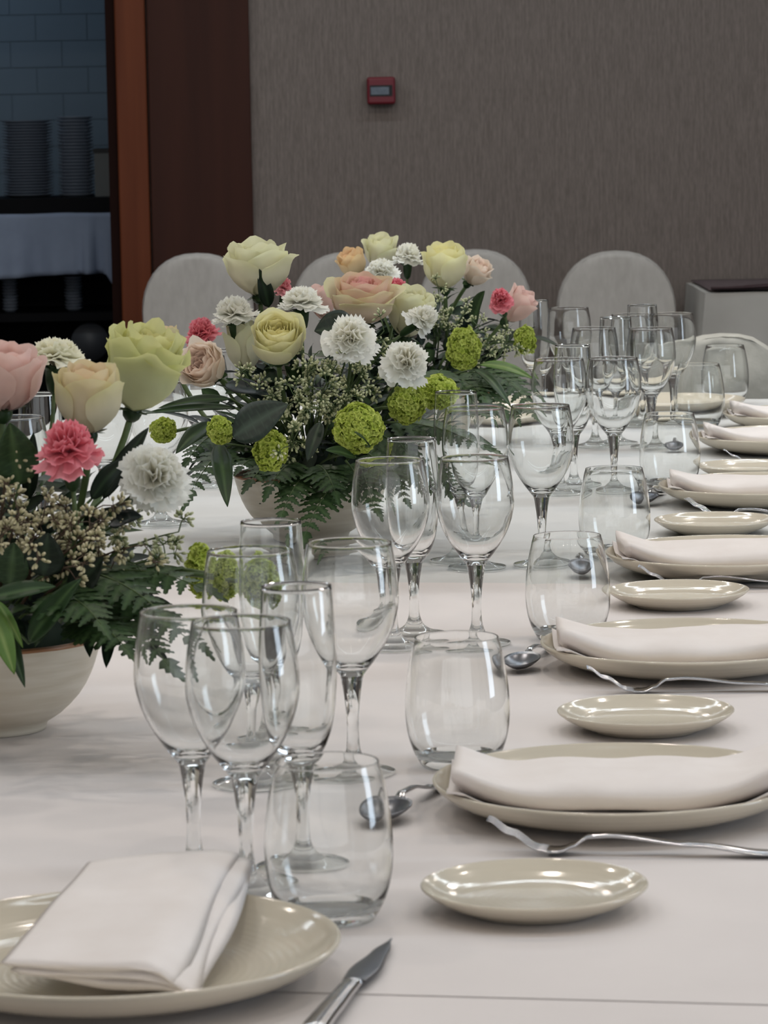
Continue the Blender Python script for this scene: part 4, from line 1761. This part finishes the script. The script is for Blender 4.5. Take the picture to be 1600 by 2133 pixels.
def filler(bowl, rx, rz, z0, n, seed, label):
    """the dense tangle of small dark leaves under the flowers"""
    rnd = random.Random(seed)
    b = MB()
    for i in range(n):
        a = rnd.uniform(0, 2 * math.pi)
        el = rnd.uniform(-0.25, 1.2)
        rr = rnd.uniform(0.35, 1.0) ** 0.7
        c = Vector((math.cos(a) * math.cos(el) * rx * rr, math.sin(a) * math.cos(el) * rx * rr, z0 + math.sin(el) * rz * rr)) + bowl
        if c.z < TZ + 0.10:
            c.z = TZ + 0.10 + rnd.uniform(0, 0.03)
        out = Vector((math.cos(a), math.sin(a), rnd.uniform(-0.5, 0.9))).normalized()
        ln = rnd.uniform(0.030, 0.070)
        cols = rnd.choice([GREEN_D, GREEN_D, GREEN_B, GREEN_M])
        leaf_grid(b, c - out * ln * 0.4, c + out * ln * 0.6, rnd.uniform(0.010, 0.024), Vector((rnd.gauss(0, .5), rnd.gauss(0, .5), 1)), rnd.uniform(0, 0.4), cols, 2, 5, 0.2, 'lance')
    o = b.build('foliage', M_LEAF, None)
    return tag(o, label, 'foliage', None, 'stuff')


B1, B2, B3 = BOWLS
random.seed(11)
# --- nearest bowl
GR, GC, GV = 'garden roses in the flower bowls', 'carnations in the flower bowls', 'lime viburnum balls in the flower bowls'
rose(-70, 95, 716, 858, 3.15, (0.12, -0.15, 1), 'blush', 'blush pink rose at the left edge of the picture', B1, GR, opn=0.3, flare=0.25, ruffle=0.03, seed=1, spin=1.0)
rose(106, 262, 755, 905, 3.10, (0.03, -0.22, 1), 'peach', 'cream rose with peach centre in the nearest bowl', B1, GR, opn=0.3, flare=0.32, ruffle=0.02, seed=2, spin=0.4)
rose(208, 392, 674, 860, 3.34, (0.30, -0.16, 1), 'lime', 'large ruffled yellow-green rose in the nearest bowl', B1, GR, opn=0.7, flare=0.55, ruffle=0.13, seed=3, n=24)
carnation(42, 188, 702, 775, 3.32, (0.05, 0.02, 1), 'cream', 'white carnation seen from the side between the two nearest pink roses', B1, GC, seed=4)
carnation(72, 212, 868, 985, 2.98, (-0.06, -0.26, 1), 'pink', 'large pink carnation in the nearest bowl', B1, GC, seed=5, hgt=0.046)
carnation(252, 402, 908, 1062, 3.06, (0.45, -0.75, 0.45), 'white', 'white carnation facing right in the nearest bowl', B1, GC, seed=6, hgt=0.046)
viburnum(390, 440, 1130, 1245, 3.10, 'leftmost of the three lime viburnum balls behind the nearest glasses', B1, GV, seed=7)
viburnum(438, 494, 1140, 1252, 3.05, 'middle one of the three lime viburnum balls behind the nearest glasses', B1, GV, seed=8)
viburnum(498, 585, 1152, 1270, 3.02, 'rightmost of the three lime viburnum balls seen through the nearest glasses', B1, GV, seed=9)
# --- middle bowl
rose(463, 615, 500, 616, 4.62, (-0.02, -0.12, 1), 'cream', 'tall cream rose standing highest at the left of the middle bowl', B2, GR, opn=0.4, flare=0.5, ruffle=0.05, seed=21, spin=0.5)
rose(520, 636, 648, 772, 4.36, (0.0, -0.66, 0.75), 'yellow', 'pale yellow rose facing the camera in the middle bowl', B2, GR, hgt=0.066, opn=0.55, flare=0.28, ruffle=0.04, seed=22, n=30, center_h=0.86)
rose(374, 478, 694, 834, 4.42, (-0.45, -0.75, 0.45), 'powder', 'powder pink many-petalled rose at the left of the middle bowl', B2, GR, hgt=0.055, opn=0.95, flare=0.45, ruffle=0.11, seed=23, n=28, center_h=0.78)
rose(466, 548, 668, 775, 4.56, (-0.1, -0.1, 1), 'cream', 'cream rose half hidden behind the pale yellow rose', B2, GR, opn=0.2, flare=0.25, ruffle=0.03, seed=24, n=14)
rose(680, 834, 576, 674, 4.55, (0.05, -0.30, 1), 'pinkcream', 'wide cream rose with a pink centre in the middle bowl', B2, GR, opn=0.75, flare=0.55, ruffle=0.04, seed=25, n=24, center_h=0.95)
rose(640, 700, 590, 668, 4.68, (-0.2, -0.1, 1), 'blush', 'pink rose half hidden left of the wide cream and pink rose', B2, GR, opn=0.3, flare=0.2, seed=26, n=12)
rose(800, 905, 596, 705, 4.58, (0.15, -0.25, 1), 'cream', 'cream rose behind the white carnations at the right of the middle bowl', B2, GR, opn=0.4, flare=0.4, seed=27)
rose(326, 378, 678, 730, 4.75, (-0.2, 0.0, 1), 'peach', 'small peach rose bud behind the ruffled yellow-green rose', B2, GR, opn=0.2, flare=0.25, ruffle=0.08, seed=28, n=12)
carnation(436, 536, 614, 682, 4.55, (-0.12, -0.05, 1), 'white', 'white carnation seen from the side under the tall cream rose', B2, GC, seed=31)
carnation(574, 682, 594, 655, 4.50, (0.0, 0.0, 1), 'white', 'white carnation seen from the side right above the pale yellow rose', B2, GC, seed=32)
carnation(676, 786, 650, 746, 4.32, (0.02, -0.8, 0.6), 'white', 'white carnation facing the camera in the middle of the middle bowl', B2, GC, seed=33, hgt=0.044)
carnation(798, 900, 698, 800, 4.34, (0.25, -0.75, 0.6), 'white', 'white carnation hanging over the lime viburnum at the right of the middle bowl', B2, GC, seed=34, hgt=0.044)
carnation(850, 918, 612, 712, 4.50, (0.75, -0.25, 0.55), 'white', 'white carnation turned right, behind the drooping white carnation', B2, GC, seed=35, hgt=0.04)
carnation(382, 458, 660, 716, 4.60, (-0.25, -0.25, 0.9), 'pink', 'bright pink carnation left of the cream roses in the middle bowl', B2, GC, seed=36)
carnation(572, 612, 576, 616, 4.68, (0.2, -0.1, 1), 'rosy', 'small pink carnation peeping out under the tall cream rose', B2, GC, seed=37, n=30)
carnation(798, 856, 578, 615, 4.64, (0.1, -0.2, 1), 'pink', 'small pink carnation right of the wide cream and pink rose', B2, GC, seed=38, n=34)
viburnum(697, 796, 843, 942, 4.28, 'large round lime viburnum ball low in the middle bowl', B2, GV, seed=41, n=300)
viburnum(810, 885, 806, 882, 4.34, 'lime viburnum ball under the drooping white carnation', B2, GV, seed=42)
viburnum(862, 955, 784, 850, 4.42, 'lime viburnum ball seen through the rim of a flute', B2, GV, seed=43)
viburnum(432, 482, 868, 924, 4.30, 'small lime viburnum ball left of the big dark leaf', B2, GV, seed=44)
viburnum(528, 596, 896, 980, 4.28, 'lime viburnum cluster just above the rim of the middle bowl', B2, GV, seed=45)
viburnum(314, 366, 872, 922, 4.50, 'lime viburnum ball at the far left of the middle bowl', B2, GV, seed=46)
# --- far bowl
rose(702, 766, 518, 580, 5.95, (-0.35, -0.25, 0.9), 'apricot', 'apricot rose at the left of the far bowl', B3, GR, opn=0.4, flare=0.3, ruffle=0.09, seed=51)
rose(754, 832, 490, 560, 6.02, (0.0, -0.35, 1), 'cream', 'cream rose standing highest in the far bowl', B3, GR, opn=0.5, flare=0.45, seed=52)
rose(876, 976, 508, 602, 5.85, (-0.02, -0.22, 1), 'yellow', 'large pale yellow rose at the right of the far bowl', B3, GR, opn=0.35, flare=0.25, seed=53)
rose(960, 1024, 528, 606, 5.92, (0.5, -0.4, 0.7), 'powder', 'blush rose tucked behind the far pale yellow rose', B3, GR, hgt=0.05, opn=0.8, flare=0.4, ruffle=0.08, seed=54)
rose(1044, 1114, 590, 682, 5.80, (0.62, -0.2, 0.72), 'blush', 'pale pink rose leaning right next to the far glasses', B3, GR, hgt=0.066, opn=0.3, flare=0.35, seed=55)
carnation(754, 832, 538, 588, 5.75, (0.0, -0.45, 0.9), 'white', 'white carnation below the highest cream rose of the far bowl', B3, GC, seed=56)
carnation(816, 884, 504, 556, 5.90, (0.05, 0.0, 1), 'white', 'white carnation seen from the side left of the far pale yellow rose', B3, GC, seed=57)
carnation(1016, 1070, 596, 648, 5.72, (-0.2, -0.6, 0.75), 'pink', 'pink carnation beside the pale pink rose of the far bowl', B3, GC, seed=58)
viburnum(932, 1000, 683, 772, 5.55, 'upright oval lime viburnum ball in the far bowl', B3, GV, seed=59, n=280)
viburnum(1072, 1116, 680, 738, 5.75, 'lime viburnum ball below the pale pink rose of the far bowl', B3, GV, seed=60)

# --- bud sprigs
random.seed(21)
SPB = [
    # nearest bowl: (tip pixel, distance)
    (B1, 'cream bud sprig among the leaves of the nearest bowl', 'bud sprigs in the nearest bowl', False, 0.0046,
     [(40, 1075, 2.98), (110, 1060, 3.0), (75, 1140, 2.95), (150, 1105, 2.97), (195, 1062, 3.0), (165, 1180, 2.94), (240, 1075, 3.02), (205, 1120, 2.96), (20, 950, 3.02), (0, 1120, 2.97), (300, 1135, 3.0), (10, 1040, 3.0)]),
    (B1, 'green bud sprig reaching right from the nearest bowl', 'green bud sprigs right of the nearest bowl', True, 0.0046,
     [(372, 1108, 3.08), (345, 1165, 3.05), (305, 1060, 3.1), (330, 1200, 3.04)]),
    (B2, 'cream bud sprig among the leaves of the middle bowl', 'bud sprigs in the middle bowl', True, 0.0048,
     [(610, 820, 4.30), (640, 770, 4.34), (680, 800, 4.28), (665, 850, 4.26), (620, 900, 4.28), (700, 760, 4.32), (655, 740, 4.36), (500, 780, 4.34), (760, 800, 4.34), (800, 690, 4.42), (770, 760, 4.40), (530, 810, 4.32), (720, 830, 4.30), (810, 780, 4.45), (600, 930, 4.26)]),
    (B3, 'cream bud sprig among the leaves of the far bowl', 'bud sprigs in the far bowl', True, 0.0046,
     [(970, 650, 5.7), (925, 640, 5.75), (1030, 720, 5.62), (1060, 700, 5.66), (1000, 690, 5.66), (1085, 720, 5.7), (915, 600, 5.8)]),
]
sd_ = 100
for bw, lab, grp, gr, bl, lst in SPB:
    for px, py, d in lst:
        tip = at(px, py, d)
        base = bw.lerp(tip, 0.35)
        base.z = max(bw.z + 0.10, lerp(bw.z + 0.09, tip.z, 0.4))
        bud_sprig(base, tip, 0.020, lab, grp, sd_, 7, gr, bl)
        sd_ += 1

# --- single leaves the photograph shows
LV = [
    # base px, tip px, base d, tip d, width, colours, shape, bend, label
    ((486, 910), (600, 842), 4.26, 4.25, 0.058, GREEN_V, 'ovate', 0.15, 'broad dark leaf lying on the front of the middle bowl', B2),
    ((455, 925), (474, 1056), 4.34, 4.22, 0.026, GREEN_M, 'lance', 0.25, 'long drooping leaf with a pale midrib left of the middle bowl', B2),
    ((440, 880), (366, 945), 4.42, 4.36, 0.024, GREEN_M, 'lance', 0.2, 'long leaf pointing left behind the white carnation of the nearest bowl', B2),
    ((480, 830), (330, 850), 4.50, 4.44, 0.016, GREEN_M, 'lance', 0.15, 'upper narrow leaf reaching left from the middle bowl', B2),
    ((490, 850), (300, 862), 4.48, 4.40, 0.014, GREEN_M, 'lance', 0.15, 'lower narrow leaf reaching left from the middle bowl', B2),
    ((470, 800), (560, 822), 4.36, 4.32, 0.026, GREEN_B, 'lance', 0.1, 'dark leaf below the powder pink rose', B2),
    ((668, 880), (640, 962), 4.26, 4.22, 0.020, GREEN_D, 'lance', 0.2, 'dark narrow leaf hanging below the bud sprigs of the middle bowl', B2),
    ((740, 952), (678, 938), 4.26, 4.22, 0.020, GREEN_M, 'lance', 0.1, 'small leaf pointing left under the large viburnum ball', B2),
    ((770, 930), (738, 900), 4.24, 4.20, 0.014, GREEN_M, 'lance', 0.1, 'small leaf crossing the large viburnum ball', B2),
    ((905, 620), (880, 680), 5.80, 5.74, 0.035, GREEN_D, 'ovate', 0.1, 'dark leaf under the far pale yellow rose', B3),
    ((985, 680), (1010, 606), 5.78, 5.72, 0.042, GREEN_M, 'ovate', 0.1, 'upright leaf left of the far pink carnation', B3),
    ((1000, 760), (1112, 790), 5.60, 5.50, 0.020, GREEN_L, 'lance', 0.3, 'arching bright leaf reaching right from the far bowl', B3),
    ((990, 770), (1066, 850), 5.60, 5.46, 0.018, GREEN_M, 'lance', 0.35, 'drooping leaf at the right of the far bowl', B3),
    ((560, 640), (540, 560), 4.60, 4.58, 0.022, GREEN_D, 'ovate', 0.1, 'dark sepal leaf under the tall cream rose', B2),
    ((745, 690), (655, 690), 4.44, 4.42, 0.06, GREEN_D, 'ovate', 0.1, 'dark leaf behind the white carnation of the middle bowl', B2),
    # nearest bowl
    ((40, 1010), (20, 880), 3.02, 3.00, 0.040, GREEN_M, 'ovate', 0.1, 'large round green leaf at the left edge of the picture', B1),
    ((-20, 1245), (116, 1222), 2.94, 2.92, 0.020, GREEN_M, 'lance', 0.1, 'flat green leaf pointing right at the left edge', B1),
    ((-20, 1265), (30, 1405), 2.95, 2.90, 0.020, GREEN_L, 'lance', 0.2, 'bright green drooping leaf over the rim of the nearest bowl', B1),
    ((0, 1280), (52, 1432), 2.97, 2.91, 0.014, GREEN_M, 'lance', 0.2, 'narrow drooping leaf right of the bright one over the nearest bowl', B1),
    ((-10, 1250), (48, 1350), 2.96, 2.93, 0.010, GREEN_L, 'lance', 0.35, 'thin arching pale leaf over the nearest bowl', B1),
    ((230, 1090), (296, 1076), 3.02, 3.00, 0.022, GREEN_B, 'ovate', 0.1, 'small dark bluish leaf right of the cream buds', B1),
    ((215, 1040), (310, 890), 3.10, 3.12, 0.018, GREEN_D, 'lance', 0.2, 'dark wavy leaf between the pink and white carnations', B1),
    ((190, 1040), (270, 950), 3.08, 3.08, 0.020, GREEN_D, 'lance', 0.2, 'dark leaf left of the nearest white carnation', B1),
    ((60, 1040), (70, 900), 3.12, 3.10, 0.016, GREEN_D, 'lance', 0.1, 'dark upright leaf behind the nearest pink carnation', B1),
    ((60, 1340), (170, 1205), 2.96, 2.95, 0.024, GREEN_M, 'lance', 0.2, 'long green leaf rising from the rim of the nearest bowl', B1),
    ((90, 1200), (100, 1110), 2.98, 2.98, 0.036, GREEN_D, 'ovate', 0.1, 'dark leaf under the cream buds of the nearest bowl', B1),
    ((20, 1220), (30, 1130), 2.98, 2.98, 0.032, GREEN_M, 'ovate', 0.1, 'mid green leaf under the buds at the left edge', B1),
    ((150, 1240), (215, 1160), 3.0, 3.0, 0.030, GREEN_D, 'ovate', 0.1, 'dark leaf right of the cream buds in the nearest bowl', B1),
]
for i, (pa, pb, da, db, w, cols, shp, bd_, lab, bw) in enumerate(LV):
    leaf_thing(at(pa[0], pa[1], da), at(pb[0], pb[1], db), w, cols, lab, None, bw, bd_, None, shp, 0.25 if i else 0.08, 0.06 if i else 0.02, ph=i * 1.3)

# --- scattered sprays of long leaves around each bowl
random.seed(33)


def spray(bowl, label, group, az, ln, el, n, cols, seed):
    rnd = random.Random(seed)
    dirh = Vector((math.sin(az), -math.cos(az), 0))
    p0 = bowl + dirh * 0.05 + Vector((0, 0, 0.10))
    p1 = bowl + dirh * (0.05 + ln * math.cos(el)) + Vector((0, 0, 0.10 + ln * math.sin(el)))
    p1.z = max(p1.z, TZ + 0.035)
    root = thing('leaf_sprig', p0, label, 'leaf sprig', group)
    pts = bez(p0, (p0 + p1) * 0.5 + Vector((0, 0, 0.03)), p1, 10)
    MB().tube(pts, [lerp(0.0018, 0.0007, i / 10) for i in range(11)], 5).build('twig', M_STEM, root)
    for k in range(n):
        t = lerp(0.3, 1.0, k / (n - 1))
        i = min(9, int(t * 10))
        p = pts[i].lerp(pts[i + 1], t * 10 - i)
        tg = (pts[i + 1] - pts[i]).normalized()
        sd = tg.cross(Vector((0, 0, 1))).normalized() * (1 if k % 2 else -1)
        dv = (tg * 0.8 + sd * (0.8 if k < n - 1 else 0.0) + Vector((rnd.uniform(-.2, .2), rnd.uniform(-.2, .2), rnd.uniform(-.5, .35)))).normalized()
        e = p + dv * ln * rnd.uniform(0.34, 0.5)
        e.z = max(e.z, TZ + 0.02)
        b = leaf_grid(MB(), p, e, ln * rnd.uniform(0.09, 0.14), Vector((0, -0.3, 1)), 0.25, cols, 4, 8, 0.25, 'lance', 0.05, k)
        b.build('leaf', M_LEAF, root)


for bi, (bw, nm, cnt) in enumerate(((B1, 'nearest', 11), (B2, 'middle', 15), (B3, 'far', 11))):
    for k in range(cnt):
        az = lerp(-2.0, 2.0, k / (cnt - 1)) + random.uniform(-0.15, 0.15)
        spray(bw, 'dark green leaf sprig between the flowers of the %s bowl' % nm, 'leaf sprigs in the %s bowl' % nm, az, random.uniform(0.09, 0.155), random.uniform(-0.1, 0.9), 7, random.choice([GREEN_D, GREEN_M, GREEN_B]), 300 + bi * 40 + k)

# --- ferns
random.seed(44)
FR_ = [
    (B1, 'fern fronds of the nearest bowl', [
        ((150, 1260), (345, 1385), 3.05, 2.93, 0.05, 'fern frond with its drooping tip seen through the leftmost near wine glass'),
        ((170, 1230), (398, 1330), 3.06, 2.98, 0.05, 'fern frond reaching right behind the rim of the leftmost near wine glass'),
        ((180, 1200), (420, 1225), 3.08, 3.02, 0.05, 'uppermost fern frond of the nearest bowl, pointing at the lime viburnum balls'),
        ((150, 1300), (262, 1350), 3.0, 2.92, 0.04, 'short fern frond hanging beside the right lip of the nearest bowl'),
        ((140, 1190), (330, 1270), 3.04, 2.95, 0.05, 'fern frond below the green bud sprigs of the nearest bowl'),
        ((100, 1240), (210, 1300), 3.0, 2.92, 0.045, 'fern frond lying just above the right lip of the nearest bowl')]),
    (B2, 'fern fronds of the middle bowl', [
        ((640, 990), (588, 1072), 4.36, 4.26, 0.034, 'left one of two fern fronds hanging down the front of the middle bowl'),
        ((705, 1000), (634, 1118), 4.36, 4.24, 0.038, 'right and longer of two fern fronds hanging down the front of the middle bowl'),
        ((600, 960), (520, 1005), 4.40, 4.30, 0.04, 'fern frond over the left half of the lip of the middle bowl'),
        ((660, 970), (700, 1030), 4.36, 4.28, 0.04, 'short fern frond over the right half of the lip of the middle bowl'),
        ((560, 970), (500, 975), 4.42, 4.34, 0.036, 'fern frond at the left end of the lip of the middle bowl'),
        ((620, 965), (560, 1020), 4.38, 4.28, 0.036, 'fern frond at the centre of the lip of the middle bowl'),
        ((720, 960), (780, 1085), 4.40, 4.28, 0.04, 'fern frond hanging behind the left wine glass of the middle cluster'),
        ((480, 930), (395, 1030), 4.46, 4.34, 0.036, 'fern frond beside the white carnation of the nearest bowl'),
        ((470, 900), (390, 960), 4.50, 4.42, 0.036, 'fern frond at the far left of the middle bowl, above another frond'),
        ((780, 900), (905, 1010), 4.46, 4.38, 0.05, 'fern frond behind the slim flute of the middle cluster'),
        ((800, 880), (1015, 935), 4.48, 4.42, 0.05, 'long fern frond seen through a wine glass right of the middle bowl'),
        ((790, 930), (960, 1050), 4.44, 4.36, 0.05, 'fern frond seen through the right wine glass of the middle cluster'),
        ((760, 940), (850, 1060), 4.42, 4.32, 0.045, 'fern frond between the slim flute and the middle bowl')]),
    (B3, 'fern fronds of the far bowl', [
        ((960, 780), (1070, 800), 5.66, 5.56, 0.06, 'broad fern frond spreading right under the far viburnum ball'),
        ((970, 790), (1050, 860), 5.64, 5.52, 0.055, 'fern frond drooping right from the far bowl'),
        ((940, 790), (1010, 830), 5.64, 5.5, 0.055, 'fern frond at the front of the far bowl'),
        ((1010, 770), (1110, 850), 5.7, 5.6, 0.05, 'fern frond of the far bowl reaching the first wine glass of the far cluster'),
        ((920, 770), (900, 830), 5.64, 5.5, 0.05, 'fern frond of the far bowl behind the lime viburnum of the middle bowl')]),
]
for bw, grp, lst in FR_:
    for pa, pb, da, db, wm, lab in lst:
        fern(at(pa[0], pa[1], da), at(pb[0], pb[1], db), 0.02, wm, lab, grp, 7)

filler(B1, 0.13, 0.13, 0.13, 230, 1, 'tangle of small dark leaves filling the nearest bowl')
filler(B2, 0.15, 0.15, 0.13, 330, 2, 'tangle of small dark leaves filling the middle bowl')
filler(B3, 0.14, 0.14, 0.13, 260, 3, 'tangle of small dark leaves filling the far bowl')
